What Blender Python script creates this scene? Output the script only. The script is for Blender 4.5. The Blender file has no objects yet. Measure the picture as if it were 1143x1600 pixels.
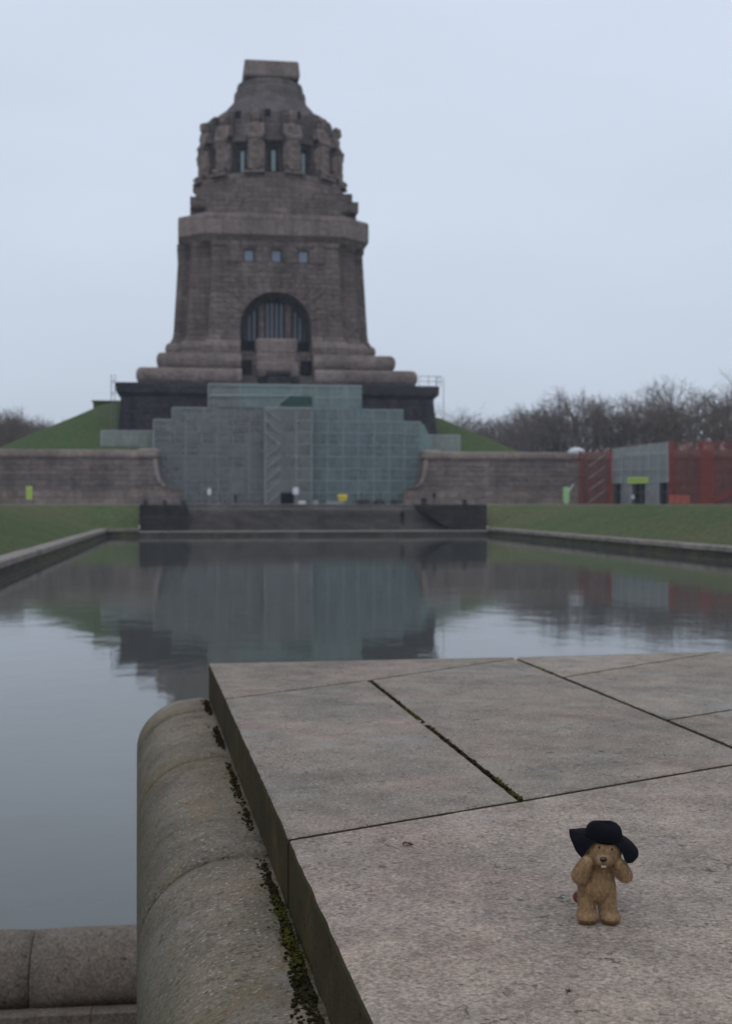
import bpy, bmesh, math, random
from mathutils import Vector, Matrix, noise
R = math.radians
rng = random.Random(7)
S = bpy.context.scene
COL = S.collection

# ------------------------------------------------------------------ camera, sky, sun, exposure
EYE = 3.6
cam_d = bpy.data.cameras.new("camera"); cam = bpy.data.objects.new("camera", cam_d); COL.objects.link(cam)
cam.location = (0, 0, EYE)
cam.rotation_euler = (R(90 - 0.38), 0, R(-8))
cam_d.sensor_fit = 'VERTICAL'; cam_d.sensor_height = 22.3; cam_d.lens = 22.3 * 1950 / 1600
cam_d.clip_start = 0.05; cam_d.clip_end = 4000
cam_d.dof.use_dof = True; cam_d.dof.focus_distance = 1.9; cam_d.dof.aperture_fstop = 5.2
S.camera = cam
S.view_settings.view_transform = 'Standard'; S.view_settings.look = 'None'
S.view_settings.exposure = 0; S.view_settings.gamma = 1
S.cycles.use_denoising = True
S.cycles.max_bounces = 8; S.cycles.transparent_max_bounces = 16

W = bpy.data.worlds.new("World"); S.world = W; W.use_nodes = True
nt = W.node_tree; nt.nodes.clear()
def wn(t): return nt.nodes.new(t)
out = wn('ShaderNodeOutputWorld'); bg = wn('ShaderNodeBackground'); bg.inputs[1].default_value = 0.1
sky = wn('ShaderNodeTexSky'); sky.sky_type = 'NISHITA'; sky.sun_disc = False
sky.sun_elevation = R(55); sky.sun_rotation = R(200); sky.dust_density = 4
hs = wn('ShaderNodeHueSaturation'); hs.inputs['Saturation'].default_value = 0.4
tc = wn('ShaderNodeTexCoord'); sep = wn('ShaderNodeSeparateXYZ')
rmp = wn('ShaderNodeValToRGB'); cr = rmp.color_ramp
cr.elements[0].position = 0.0; cr.elements[0].color = (6.7, 7.5, 8.4, 1)
cr.elements[1].position = 0.55; cr.elements[1].color = (7.05, 7.95, 9.4, 1)
e = cr.elements.new(0.12); e.color = (6.6, 7.5, 8.75, 1)
mp = wn('ShaderNodeMapping'); mp.inputs['Scale'].default_value = (1.9, 1.9, 6)
nz = wn('ShaderNodeTexNoise'); nz.inputs['Scale'].default_value = 1.3; nz.inputs['Detail'].default_value = 4
mr = wn('ShaderNodeMapRange'); mr.inputs[1].default_value = .3; mr.inputs[2].default_value = .7; mr.inputs[3].default_value = 0.955; mr.inputs[4].default_value = 1.045
vm = wn('ShaderNodeVectorMath'); vm.operation = 'SCALE'
mx = wn('ShaderNodeMix'); mx.data_type = 'RGBA'; mx.inputs[0].default_value = 0.93
L = nt.links.new
L(tc.outputs['Generated'], sep.inputs[0]); L(sep.outputs['Z'], rmp.inputs[0])
L(tc.outputs['Generated'], mp.inputs[0]); L(mp.outputs[0], nz.inputs['Vector']); L(nz.outputs[0], mr.inputs[0])
L(rmp.outputs[0], vm.inputs[0]); L(mr.outputs[0], vm.inputs['Scale'])
L(sky.outputs[0], hs.inputs['Color']); L(hs.outputs[0], mx.inputs[6]); L(vm.outputs[0], mx.inputs[7])
L(mx.outputs[2], bg.inputs[0]); L(bg.outputs[0], out.inputs[0])
sd = bpy.data.lights.new("sun", 'SUN'); sd.energy = 0.5; sd.angle = R(25); sd.color = (1, .96, .9)
so = bpy.data.objects.new("sun", sd); COL.objects.link(so); so.rotation_euler = (R(35), 0, R(-20))

# ------------------------------------------------------------------ materials
class NM:
    """small node-material builder"""
    def __init__(s, name, rough=.85, spec=.25):
        s.m = bpy.data.materials.new(name); s.m.use_nodes = True; s.t = s.m.node_tree
        s.b = s.t.nodes['Principled BSDF']; s.o = s.t.nodes['Material Output']
        s.b.inputs['Roughness'].default_value = rough; s.b.inputs['Specular IOR Level'].default_value = spec
        s.tc = s.t.nodes.new('ShaderNodeTexCoord'); s.P = s.tc.outputs['Object']
    def n(s, t, **k):
        x = s.t.nodes.new(t)
        for a, v in k.items():
            if a.startswith('i_'):
                x.inputs[a[2:].replace('_', ' ')].default_value = v
            else: setattr(x, a, v)
        return x
    def l(s, a, b): s.t.links.new(a, b)
    def noise(s, scale, detail=4, rough=.6, vec=None, stretch=None):
        x = s.n('ShaderNodeTexNoise', i_Scale=scale, i_Detail=detail, i_Roughness=rough)
        v = vec or s.P
        if stretch:
            m = s.n('ShaderNodeMapping'); m.inputs['Scale'].default_value = stretch; s.l(v, m.inputs[0]); v = m.outputs[0]
        s.l(v, x.inputs['Vector']); return x.outputs[0]
    def voro(s, scale, out='Distance', stretch=None, feature='F1'):
        x = s.n('ShaderNodeTexVoronoi', i_Scale=scale, feature=feature)
        v = s.P
        if stretch:
            m = s.n('ShaderNodeMapping'); m.inputs['Scale'].default_value = stretch; s.l(v, m.inputs[0]); v = m.outputs[0]
        s.l(v, x.inputs['Vector']); return x.outputs[out]
    def ramp(s, fac, stops):
        x = s.n('ShaderNodeValToRGB'); r = x.color_ramp
        while len(r.elements) < len(stops): r.elements.new(.5)
        for e, (p, c) in zip(r.elements, stops):
            e.position = p; e.color = (c if len(c) == 4 else (*c, 1)) if isinstance(c, (tuple, list)) else (c, c, c, 1)
        s.l(fac, x.inputs[0]); return x.outputs[0]
    def mix(s, a, b, fac, mode='MIX'):
        x = s.n('ShaderNodeMix', data_type='RGBA', blend_type=mode)
        for v, i in ((fac, 0), (a, 6), (b, 7)):
            if hasattr(v, 'is_linked'): s.l(v, x.inputs[i])
            else: x.inputs[i].default_value = v if i == 0 else ((*v, 1) if isinstance(v, (tuple, list)) else (v, v, v, 1))
        return x.outputs[2]
    def math(s, op, a, b=0.):
        x = s.n('ShaderNodeMath', operation=op)
        for i, v in enumerate((a, b)):
            if hasattr(v, 'is_linked'): s.l(v, x.inputs[i])
            else: x.inputs[i].default_value = v
        return x.outputs[0]
    def col(s, c): s.l(c, s.b.inputs['Base Color'])
    def bump(s, h, dist, strength=1.):
        x = s.n('ShaderNodeBump', i_Strength=strength, i_Distance=dist); s.l(h, x.inputs['Height'])
        s.l(x.outputs[0], s.b.inputs['Normal']); return x

def wallvec(k):
    """(x+y, z) so courses lie level on every upright face"""
    sp = k.n('ShaderNodeSeparateXYZ'); k.l(k.P, sp.inputs[0])
    cb = k.n('ShaderNodeCombineXYZ'); k.l(k.math('ADD', sp.outputs[0], sp.outputs[1]), cb.inputs[0]); k.l(sp.outputs[2], cb.inputs[1])
    return cb.outputs[0]

def block_stone(name, a, b, mortar, bw, bh, rel=.25, dark=.5):
    k = NM(name, .9, .2); v = wallvec(k)
    w = k.noise(.25, 3, .5)
    br = k.n('ShaderNodeTexBrick', offset=.5, i_Scale=1., i_Mortar_Size=.035, i_Mortar_Smooth=.3, i_Bias=0., i_Brick_Width=bw, i_Row_Height=bh)
    br.inputs['Color1'].default_value = (*a, 1); br.inputs['Color2'].default_value = (*b, 1); br.inputs['Mortar'].default_value = (*mortar, 1)
    k.l(v, br.inputs['Vector'])
    n1 = k.noise(.13, 6, .65); n2 = k.noise(1.6, 5, .7); st = k.noise(.5, 4, .6, stretch=(1, 1, .12))
    c = k.mix(br.outputs[0], k.ramp(n1, [(.3, .55), (.7, 1.25)]), .75, 'MULTIPLY')
    c = k.mix(c, k.ramp(n2, [(.25, .65), (.75, 1.3)]), .8, 'MULTIPLY')
    c = k.mix(c, k.ramp(st, [(.35, dark), (.6, 1.)]), .6, 'MULTIPLY')
    k.col(c)
    h = k.math('ADD', k.math('MULTIPLY', br.outputs[1], -.8), k.math('MULTIPLY', k.noise(1.1, 5, .65), 1.6))
    k.bump(h, rel); return k.m

M = {}
M['body'] = block_stone('granite_blocks', (.235, .183, .165), (.165, .135, .125), (.07, .06, .057), 2.3, .95, .45)
M['pale'] = block_stone('granite_courses', (.27, .215, .195), (.215, .172, .158), (.1, .085, .08), 3.2, 5., .3, .6)
M['soot'] = block_stone('sooty_blocks', (.062, .058, .066), (.04, .039, .047), (.025, .025, .03), 2.6, 1.05, .3)
M['wall'] = block_stone('terrace_blocks', (.225, .185, .168), (.155, .132, .125), (.08, .07, .066), 2.6, .82, .3)
M['coping'] = block_stone('terrace_coping', (.29, .235, .205), (.23, .19, .17), (.13, .11, .1), 3., 6., .2, .7)
M['plinth'] = block_stone('plinth_blocks', (.265, .215, .19), (.2, .165, .15), (.11, .095, .085), 2.2, 1.15, .3)
M['dome'] = block_stone('dome_blocks', (.175, .145, .138), (.13, .112, .11), (.06, .053, .053), 2.0, .9, .35)
M['darkstone'] = block_stone('dark_blocks', (.06, .055, .055), (.04, .04, .042), (.025, .025, .026), 1.6, .6, .1)  # plain dark stone for the stair blocks and bollards
M['steps'] = block_stone('stair_stone', (.125, .11, .105), (.095, .085, .083), (.06, .055, .05), 2.2, 9., .03)

def plain(name, c, rough=.7, spec=.3, var=.15, scale=3., metallic=0.):
    k = NM(name, rough, spec); n1 = k.noise(scale, 4)
    k.col(k.mix(c, tuple(x * (1 - 2.5 * var) for x in c), k.ramp(n1, [(.35, 0.), (.7, 1.)])))
    k.b.inputs['Metallic'].default_value = metallic; return k.m
M['statue'] = plain('statue_stone', (.215, .17, .152), .9, .2, .22, 1.1)
M['glass'] = plain('window_glass', (.16, .2, .27), .12, .6, .05)
M['glasscyan'] = plain('lantern_glass', (.17, .25, .27), .15, .6, .05)
M['void'] = plain('dark_opening', (.02, .021, .026), .9, .1)
M['tube'] = plain('galvanised_tube', (.36, .40, .42), .5, .4, .1)
M['tubedark'] = plain('weathered_tube', (.13, .14, .15), .5, .4, .1)
M['plank'] = plain('scaffold_plank', (.16, .14, .12), .8, .2)
M['lime'] = plain('lime_board', (.34, .47, .10), .6, .3, .05)
M['mint'] = plain('mint_board', (.27, .45, .22), .6, .3, .05)
M['dgreen'] = plain('dark_green_print', (.10, .2, .06), .6, .3, .05)
M['white'] = plain('white_paint', (.6, .62, .64), .6, .3, .06)
M['yellow'] = plain('yellow_paint', (.58, .47, .05), .5, .4, .08)
M['grey'] = plain('grey_paint', (.27, .28, .28), .6, .3, .1)
M['char'] = plain('charcoal_cover', (.03, .03, .033), .8, .2, .1)
M['orange'] = plain('orange_plastic', (.42, .11, .07), .55, .3, .08)
M['tealdark'] = plain('dark_green_tarp', (.03, .075, .065), .7, .2, .1)

def net_mat(name, c1, c2, opac, bay=(2.57, 2.0), jit=.12):
    k = NM(name, .8, .15)
    v = wallvec(k)
    sn = k.n('ShaderNodeVectorMath', operation='SNAP'); sn.inputs[1].default_value = (bay[0], bay[1], 1); k.l(v, sn.inputs[0])
    wnz = k.n('ShaderNodeTexWhiteNoise'); k.l(sn.outputs[0], wnz.inputs[0])
    n1 = k.noise(.35, 4, .6); n2 = k.noise(1.8, 4, .65, stretch=(1, 1, .35))
    k.col(k.mix(k.mix(c1, c2, k.ramp(n1, [(.35, 0.), (.65, 1.)])), k.ramp(n2, [(.3, .8), (.7, 1.15)]), .7, 'MULTIPLY'))
    tr = k.n('ShaderNodeBsdfTransparent'); ms = k.n('ShaderNodeMixShader')
    tl = k.n('ShaderNodeBsdfTranslucent'); k.l(k.b.inputs['Base Color'].links[0].from_socket, tl.inputs[0])
    m0 = k.n('ShaderNodeMixShader'); m0.inputs[0].default_value = .3
    k.l(k.b.outputs[0], m0.inputs[1]); k.l(tl.outputs[0], m0.inputs[2])
    f = k.math('ADD', k.math('MULTIPLY', wnz.outputs[0], jit), opac - jit / 2)
    f = k.math('ADD', f, k.math('MULTIPLY', k.math('SUBTRACT', n1, .5), .25))
    k.l(f, ms.inputs[0]); k.l(tr.outputs[0], ms.inputs[1]); k.l(m0.outputs[0], ms.inputs[2]); k.l(ms.outputs[0], k.o.inputs[0])
    k.bump(k.math('ADD', n2, k.noise(.9, 5, .7, stretch=(1, 1, .5))), .4); return k.m
M['net_teal'] = net_mat('teal_netting', (.33, .43, .44), (.25, .345, .36), .54)
M['net_grey'] = net_mat('grey_netting', (.38, .41, .41), (.30, .335, .34), .52)
M['net_mint'] = net_mat('pale_green_netting', (.33, .45, .435), (.27, .38, .37), .66)
M['net_red'] = net_mat('red_netting', (.29, .08, .062), (.22, .072, .06), .46)
M['net_red2'] = net_mat('strong_red_netting', (.35, .08, .06), (.29, .075, .058), .60)
M['net_gate'] = net_mat('gate_netting', (.36, .39, .385), (.31, .34, .335), .74)
M['seam'] = plain('netting_seam', (.33, .39, .40), .8, .15, .1)

def grass(name, a, b, c):
    k = NM(name, .95, .05)
    n1 = k.noise(.16, 5, .6); n2 = k.noise(2.2, 6, .75); n3 = k.noise(.05, 3, .5, stretch=(1, .4, 1))
    x = k.mix(a, b, k.ramp(n1, [(.35, 0.), (.65, 1.)])); x = k.mix(x, c, k.ramp(n3, [(.45, 0.), (.65, .7)]))
    x = k.mix(x, (.145, .125, .066), k.ramp(k.noise(.5, 6, .7), [(.5, 0.), (.72, .6)]))
    x = k.mix(x, k.ramp(n2, [(.3, .45), (.7, 1.5)]), .85, 'MULTIPLY'); k.col(x); k.bump(n2, .5); return k.m
M['lawn'] = grass('bank_grass', (.092, .138, .056), (.13, .152, .072), (.175, .168, .092))
M['moundgrass'] = grass('mound_grass', (.07, .118, .044), (.088, .125, .05), (.1, .118, .055))
M['gravel'] = plain('pinkish_gravel', (.36, .31, .28), .95, .1, .1, 1.2)
M['court'] = plain('paved_court', (.16, .145, .135), .9, .15, .15, 1.5)
M['bark'] = plain('grey_brown_bark', (.11, .098, .09), .95, .1, .2, 2.)
M['twig'] = plain('bare_twigs', (.15, .12, .104), .95, .1, .15, .5)

k = NM('pool_water', .035, .5); k.b.inputs['Base Color'].default_value = (.068, .073, .066, 1); k.b.inputs['IOR'].default_value = 1.333
w1 = k.noise(1.1, 3, .55, stretch=(1, .7, 1)); w2 = k.noise(.13, 3, .6); w3 = k.noise(4.5, 3, .6)
mask = k.ramp(k.noise(.035, 3, .6), [(.42, .25), (.62, 1.)])
hh = k.math('ADD', k.math('MULTIPLY', w1, .5), k.math('MULTIPLY', k.math('MULTIPLY', w3, .16), mask)); hh = k.math('ADD', hh, k.math('MULTIPLY', w2, 1.3))
k.bump(hh, .03, .35); M['water'] = k.m

def near_stone(name, a, b, rosy, grain, moss=0., side=False, coarse=1.):
    """speckled, pitted granite for the slab the toy stands on"""
    k = NM(name, .82, .06 if side else .25)
    big = k.noise(1.7, 5, .6); mid = k.noise(9, 5, .65); fine = k.noise(170 * grain, 4, .75)
    oi = k.n('ShaderNodeObjectInfo')
    c = k.mix(a, b, k.ramp(big, [(.35, 0.), (.65, 1.)])); c = k.mix(c, k.ramp(oi.outputs['Random'], [(0., .86), (1., 1.1)]), 1., 'MULTIPLY'); c = k.mix(c, rosy, k.ramp(k.noise(3.1, 4, .6), [(.45, 0.), (.7, .75)]))
    c = k.mix(c, k.ramp(mid, [(.27, .62 if coarse > 1 else .68), (.73, 1.34 if coarse > 1 else 1.28)]), .9, 'MULTIPLY')
    if not side: c = k.mix(c, k.ramp(k.noise(2.6, 6, .7), [(.4, .78), (.52, 1.06)]), .6, 'MULTIPLY')
    c = k.mix(c, k.ramp(fine, [(.30, .38), (.5, 1.), (.70, 1.7)]), .92, 'MULTIPLY')
    gcol = k.voro((170 if coarse == 1 else 260) * grain, 'Color')
    c = k.mix(c, (.47, .43, .38), k.ramp(gcol, [(.84, 0.), (.9, .06 if side else (.75 if coarse > 1 else .45))]))            # pale crystals
    c = k.mix(c, (.035, .03, .03), k.ramp(k.voro(150 * grain, 'Color'), [(.78 if coarse > 1 else .86, 0.), (.88, .6 if coarse > 1 else .35)]))
    pit = k.ramp(k.noise(60 * grain, 4, .75, stretch=(.7, 1, 1)), [(.60, 0.), (.68, 1.)])
    pitm = k.math('MULTIPLY', pit, k.ramp(k.noise(7.5, 3, .6), [(.47, 0.), (.62, .85)]))
    c = k.mix(c, (.078, .056, .046), k.math('MULTIPLY', pitm, .8))
    cr_ = k.n('ShaderNodeTexNoise', i_Scale=2.1, i_Detail=5, i_Roughness=.68); k.l(k.P, cr_.inputs[0])
    crk = k.ramp(k.math('ABSOLUTE', k.math('SUBTRACT', cr_.outputs[0], .5)), [(0., 1.), (.0035, 0.)])
    crk = k.math('MULTIPLY', crk, .35); crk = k.math('MULTIPLY', crk, k.ramp(k.noise(5.3, 3, .6), [(.56, 0.), (.63, 1.)]))
    c = k.mix(c, (.06, .045, .04), k.math('MULTIPLY', crk, .75))
    lich = k.ramp(k.noise(1.9, 6, .72), [(.56, 0.), (.68, .6)])
    if not side: c = k.mix(c, (.29, .29, .275), lich)
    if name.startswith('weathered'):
        # algae tint plus painted-in shade on the coping's water side, patchy edge
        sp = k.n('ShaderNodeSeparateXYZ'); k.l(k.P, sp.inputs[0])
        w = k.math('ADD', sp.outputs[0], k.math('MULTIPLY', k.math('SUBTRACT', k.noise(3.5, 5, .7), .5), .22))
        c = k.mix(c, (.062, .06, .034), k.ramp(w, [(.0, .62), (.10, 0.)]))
    if moss:
        g = k.ramp(k.noise(6, 5, .7), [(.3, 0.), (.62, moss)]); c = k.mix(c, (.048, .041, .019) if side else (.055, .055, .018), g)
        c = k.mix(c, (.17, .115, .04), k.ramp(k.noise(4.1, 5, .68), [(.53, 0.), (.7, .45 * moss if side else .5)]))
    k.col(c)
    h = k.math('ADD', k.math('MULTIPLY', fine, .5 * coarse), k.math('MULTIPLY', mid, .8)); h = k.math('SUBTRACT', h, k.math('MULTIPLY', pitm, 1.6))
    h = k.math('SUBTRACT', h, k.math('MULTIPLY', crk, 1.2))
    k.bump(h, .005, 1.); return k.m
M['slab'] = near_stone('speckled_granite', (.268, .222, .176), (.232, .2, .164), (.29, .208, .164), 1.)
M['slabrosy'] = near_stone('rosy_granite', (.287, .226, .178), (.254, .208, .17), (.308, .217, .173), .92)
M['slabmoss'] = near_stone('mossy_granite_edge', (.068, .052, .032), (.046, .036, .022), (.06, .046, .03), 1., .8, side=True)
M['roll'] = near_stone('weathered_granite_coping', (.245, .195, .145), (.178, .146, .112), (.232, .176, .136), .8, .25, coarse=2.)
M['nearwall'] = near_stone('damp_granite', (.18, .15, .125), (.14, .118, .1), (.17, .135, .11), .5, .2, side=True)
M['joint'] = plain('dark_joint_soil', (.028, .023, .017), 1., .05, .2, 40)
M['moss'] = plain('moss', (.07, .066, .016), 1., .05, .25, 30)
M['mossdark'] = plain('dark_moss', (.030, .026, .013), 1., .05, .25, 30)
k = NM('pool_coping_stone', .85, .25); c = k.mix((.3, .255, .225), (.17, .15, .13), k.ramp(k.noise(.6, 5, .7), [(.35, 0.), (.65, 1.)])); sp = k.n('ShaderNodeSeparateXYZ'); k.l(k.P, sp.inputs[0])
k.col(k.mix(c, k.ramp(k.noise(3, 4), [(.3, .7), (.7, 1.2)]), .8, 'MULTIPLY')); k.bump(k.noise(4, 5), .05); M['poolcop'] = k.m
k = NM('algae_wall', .8, .3); c = k.mix((.05, .046, .036), (.12, .105, .04), k.ramp(k.noise(.5, 5, .65), [(.4, 0.), (.65, 1.)]))
k.col(k.mix(c, (.03, .03, .03), k.ramp(k.noise(1.5, 5, .7), [(.4, 0.), (.7, .8)]))); k.bump(k.noise(4, 5), .06); M['algae'] = k.m

# ------------------------------------------------------------------ helpers
def link(o, parent=None):
    COL.objects.link(o)
    if parent: o.parent = parent
    return o
def obj(name, bm, mats, parent=None, smooth=False, loc=None):
    me = bpy.data.meshes.new(name); bmesh.ops.recalc_face_normals(bm, faces=bm.faces[:]); bm.to_mesh(me); bm.free()
    for m in (mats if isinstance(mats, (list, tuple)) else [mats]): me.materials.append(m)
    if smooth:
        for p in me.polygons: p.use_smooth = True
    o = bpy.data.objects.new(name, me); link(o, parent)
    if loc: o.location = loc
    return o
def tag(o, label, cat, group=None):
    o['label'] = label; o['category'] = cat
    if group: o['group'] = group
    return o
def thing(name, label, cat, loc=(0, 0, 0), rz=0, group=None):
    o = bpy.data.objects.new(name, None); link(o); o.location = loc; o.rotation_euler = (0, 0, rz); o.empty_display_size = .2
    return tag(o, label, cat, group)
def struct(o, kind='structure'): o['kind'] = kind; return o
def dup(root, loc, rz, label, group=None, scale=None):
    r = root.copy(); COL.objects.link(r); r.location = loc; r.rotation_euler = (0, 0, rz); r['label'] = label
    if group: r['group'] = group
    if scale: r.scale = scale
    for ch in list(root.children):
        c = ch.copy(); COL.objects.link(c); c.parent = r
        for g in list(ch.children):
            d = g.copy(); COL.objects.link(d); d.parent = c
    return r
def BM(): return bmesh.new()
def box(bm, x0, x1, y0, y1, z0, z1, mat=0):
    vs = [bm.verts.new((x, y, z)) for z in (z0, z1) for x, y in ((x0, y0), (x1, y0), (x1, y1), (x0, y1))]
    for f in ((0, 3, 2, 1), (4, 5, 6, 7), (0, 1, 5, 4), (1, 2, 6, 5), (2, 3, 7, 6), (3, 0, 4, 7)):
        bm.faces.new([vs[i] for i in f]).material_index = mat
def loft(bm, rings, cap=True, mat=0):
    rs = [[bm.verts.new(p) for p in r] for r in rings]; n = len(rs[0])
    for a, b in zip(rs, rs[1:]):
        for i in range(n):
            bm.faces.new((a[i], a[(i + 1) % n], b[(i + 1) % n], b[i])).material_index = mat
    if cap:
        bm.faces.new(rs[0][::-1]).material_index = mat; bm.faces.new(rs[-1]).material_index = mat
def offset(poly, d):
    n = len(poly); o = []
    for i in range(n):
        p, q, r = Vector(poly[i - 1]), Vector(poly[i]), Vector(poly[(i + 1) % n])
        e1, e2 = (q - p).normalized(), (r - q).normalized()
        n1, n2 = Vector((e1.y, -e1.x)), Vector((e2.y, -e2.x)); b = (n1 + n2); b /= max(b.dot(n1), .2)
        o.append(tuple(q + b * d))
    return o
def sweep(bm, poly, profile, mat=0):
    """closed plan outline (counter-clockwise) lofted through (outward offset, z) pairs"""
    loft(bm, [[(x, y, z) for x, y in offset(poly, d)] for d, z in profile], True, mat)
def rect(hx, hy): return [(-hx, -hy), (hx, -hy), (hx, hy), (-hx, hy)]
def octo(a, b): return [(-b, -a), (b, -a), (a, -b), (a, b), (b, a), (-b, a), (-a, b), (-a, -b)]
def circ(r, n=64, z=0): return [(r * math.cos(2 * math.pi * i / n), r * math.sin(2 * math.pi * i / n)) for i in range(n)]
def lathe(bm, prof, n=64): loft(bm, [[(x, y, z) for x, y in circ(r, n)] for r, z in prof])
def bar(bm, a, b, r, n=6, r2=None, mat=0):
    a, b = Vector(a), Vector(b); d = (b - a).normalized(); u = d.orthogonal().normalized(); v = d.cross(u)
    r2 = r if r2 is None else r2
    loft(bm, [[a + (u * math.cos(t) + v * math.sin(t)) * r for t in (2 * math.pi * i / n for i in range(n))],
              [b + (u * math.cos(t) + v * math.sin(t)) * r2 for t in (2 * math.pi * i / n for i in range(n))]], True, mat)
def extrude_xz(bm, pts, y0, y1, mat=0):
    loft(bm, [[(x, y0, z) for x, z in pts], [(x, y1, z) for x, z in pts]], True, mat)
def ell(bm, c, r, rot=None, u=20, v=14):
    m = Matrix.Translation(c) @ (rot.to_4x4() if rot else Matrix.Identity(4)) @ Matrix.Diagonal((*r, 1))
    bmesh.ops.create_uvsphere(bm, u_segments=u, v_segments=v, radius=1, matrix=m)
def capsule(bm, a, b, r1, r2, n=5):
    a, b = Vector(a), Vector(b)
    for i in range(n + 1):
        t = i / n; r = r1 + (r2 - r1) * t; ell(bm, a.lerp(b, t), (r, r, r), None, 14, 10)
def baked(bm, mods):
    """mesh after modifiers: (type, {settings}) list"""
    me = bpy.data.meshes.new('shape'); bm.to_mesh(me); bm.free()
    o = bpy.data.objects.new('shape', me); COL.objects.link(o)
    for t, kw in mods:
        m = o.modifiers.new(t, t)
        for a, v in kw.items(): setattr(m, a, v)
    dg = bpy.context.evaluated_depsgraph_get(); dg.update()
    r = bpy.data.meshes.new_from_object(o.evaluated_get(dg)); bpy.data.objects.remove(o); bpy.data.meshes.remove(me)
    b = BM(); b.from_mesh(r); bpy.data.meshes.remove(r); return b
def cut(bm, cutter):
    me = bpy.data.meshes.new('cutter'); bmesh.ops.recalc_face_normals(cutter, faces=cutter.faces[:]); cutter.to_mesh(me); cutter.free()
    co = bpy.data.objects.new('cutter', me); COL.objects.link(co)
    bmesh.ops.recalc_face_normals(bm, faces=bm.faces[:])
    r = baked(bm, [('BOOLEAN', dict(operation='DIFFERENCE', object=co, solver='EXACT'))])
    bpy.data.objects.remove(co); bpy.data.meshes.remove(me); return r

# ------------------------------------------------------------------ ground, pool, banks
PX0, PX1, PY0, PY1 = -9.1, 34.0, 6.1, 140.0      # water rectangle
PLAZA = 3.5
bm = BM(); vs = [bm.verts.new(p) for p in ((PX0 - .5, 5.05, 0), (PX1 + .5, 5.05, 0), (PX1 + .5, PY1 + .6, 0), (PX0 - .5, PY1 + .6, 0))]
bm.faces.new(vs); struct(obj('water', bm, M['water']))

def hgt(x, y):
    dx = max(PX0 - x, 0, x - PX1); dy = max(-9 - y, 0, y - PY1); d = max(dx, dy) if min(dx, dy) < 1.2 else math.hypot(max(dx - .37, 0), max(dy - .37, 0))
    return .83 + (PLAZA - .83) * min(1, max(0, (d - .9) / 7.4))
def lines(*seg):
    s = set()
    for a, b, st in seg:
        n = max(1, round((b - a) / st))
        for i in range(n + 1): s.add(round(a + (b - a) * i / n, 3))
    return sorted(s)
xs = lines((-1500, -300, 300), (-300, -60, 60), (-60, -18.4, 8), (-18.4, PX0 - .9, 1.), (PX0 - .9, -5.65, 1.1), (-5.65, 34., 4.), (34., PX1 + .9, 1.), (PX1 + .9, 43.2, 1.), (43.2, 110, 11), (110, 300, 60), (300, 1500, 300))
ys = lines((-600, -60, 180), (-60, -17.4, 10), (-17.4, -9.9, 1.), (-9.9, PY1 + .9, 4), (PY1 + .9, 148.3, .9), (148.3, 260, 12), (260, 700, 110), (700, 1800, 550))
bm = BM(); grid = {}
def gv(i, j):
    if (i, j) not in grid:
        x, y = xs[i], ys[j]; z = hgt(x, y)
        if .9 < z < 3.4: z += .1 * noise.noise((x * .3, y * .3, 0))
        grid[i, j] = bm.verts.new((x, y, z))
    return grid[i, j]
for i in range(len(xs) - 1):
    for j in range(len(ys) - 1):
        cx, cy = (xs[i] + xs[i + 1]) / 2, (ys[j] + ys[j + 1]) / 2
        if PX0 - .9 < cx < PX1 + .9 and -9.9 < cy < PY1 + .9: continue
        if -5.65 < cx < 34. and PY1 < cy < 148.3: continue
        bm.faces.new((gv(i, j), gv(i + 1, j), gv(i + 1, j + 1), gv(i, j + 1)))
struct(obj('lawn_ground', bm, M['lawn'], smooth=True))
bm = BM(); box(bm, -300, 300, 150.2, 207, PLAZA - .2, PLAZA + .012); box(bm, -5.6, 33.9, 148.3, 150.2, PLAZA - .2, PLAZA + .016); struct(obj('plaza_path', bm, M['gravel']))
bm = BM(); box(bm, -60, 90, -60, 215, -1.4, -.65); struct(obj('added_unseen_base', bm, M['joint']))  # unseen dark base, added to block bright sky leaking through terrain gaps
bm = BM(); box(bm, PX0 - .9, PX1 + .9, -9.9, 5.0, -.3, .2); struct(obj('sunken_path', bm, M['court']))

# pool rims
def rim(name, label, bmf):
    t = thing(name, label, 'pool wall'); a, b = BM(), BM(); bmf(a, b); obj('rim_coping', a, M['poolcop'], t); obj('rim_wall', b, M['algae'], t); return t
def sideprof(bm, x_in, s, y0, y1, z0=.52, z1=.85, over=.12):
    pts = [(x_in + s * over, z0), (x_in + s * over, z1 - .05), (x_in + s * (over - .06), z1), (x_in - s * .9, z1), (x_in - s * .9, z0)]
    n = round((y1 - y0) / 2.2); st = (y1 - y0) / n
    for i in range(n):
        d = rng.uniform(-.012, .012); ya, yb = y0 + i * st + .01, y0 + (i + 1) * st - .01
        extrude_xz(bm, [(x, z + d) for x, z in pts], ya, yb)
def left_rim(a, b):
    sideprof(a, PX0, 1, PY0, PY1 + .9); box(b, PX0 - .88, PX0, PY0, PY1 + .88, -.6, .515); box(b, PX0, PX0 + .22, PY0, PY1 - .1, -.6, .1)
def right_rim(a, b):
    sideprof(a, PX1, -1, PY0, PY1 + .9); box(b, PX1, PX1 + .88, PY0, PY1 + .88, -.6, .515); box(b, PX1 - .22, PX1, PY0, PY1 - .1, -.6, .1)
rim('pool_rim', 'long low stone pool rim below the left grass bank', left_rim)
rim('pool_rim', 'long low stone pool rim below the right grass bank', right_rim)
def endl(a, b):
    for i in range(2): box(a, PX0 + .14 + i * 1.65, PX0 + .14 + (i + 1) * 1.65 - .02, PY1 - .12, PY1 + .9, .52, .85)
    box(b, PX0, -5.66, PY1, PY1 + .88, -.6, .515)
rim('pool_rim', 'short stone pool rim at the far end between left bank and dark stair block', endl)

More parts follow.
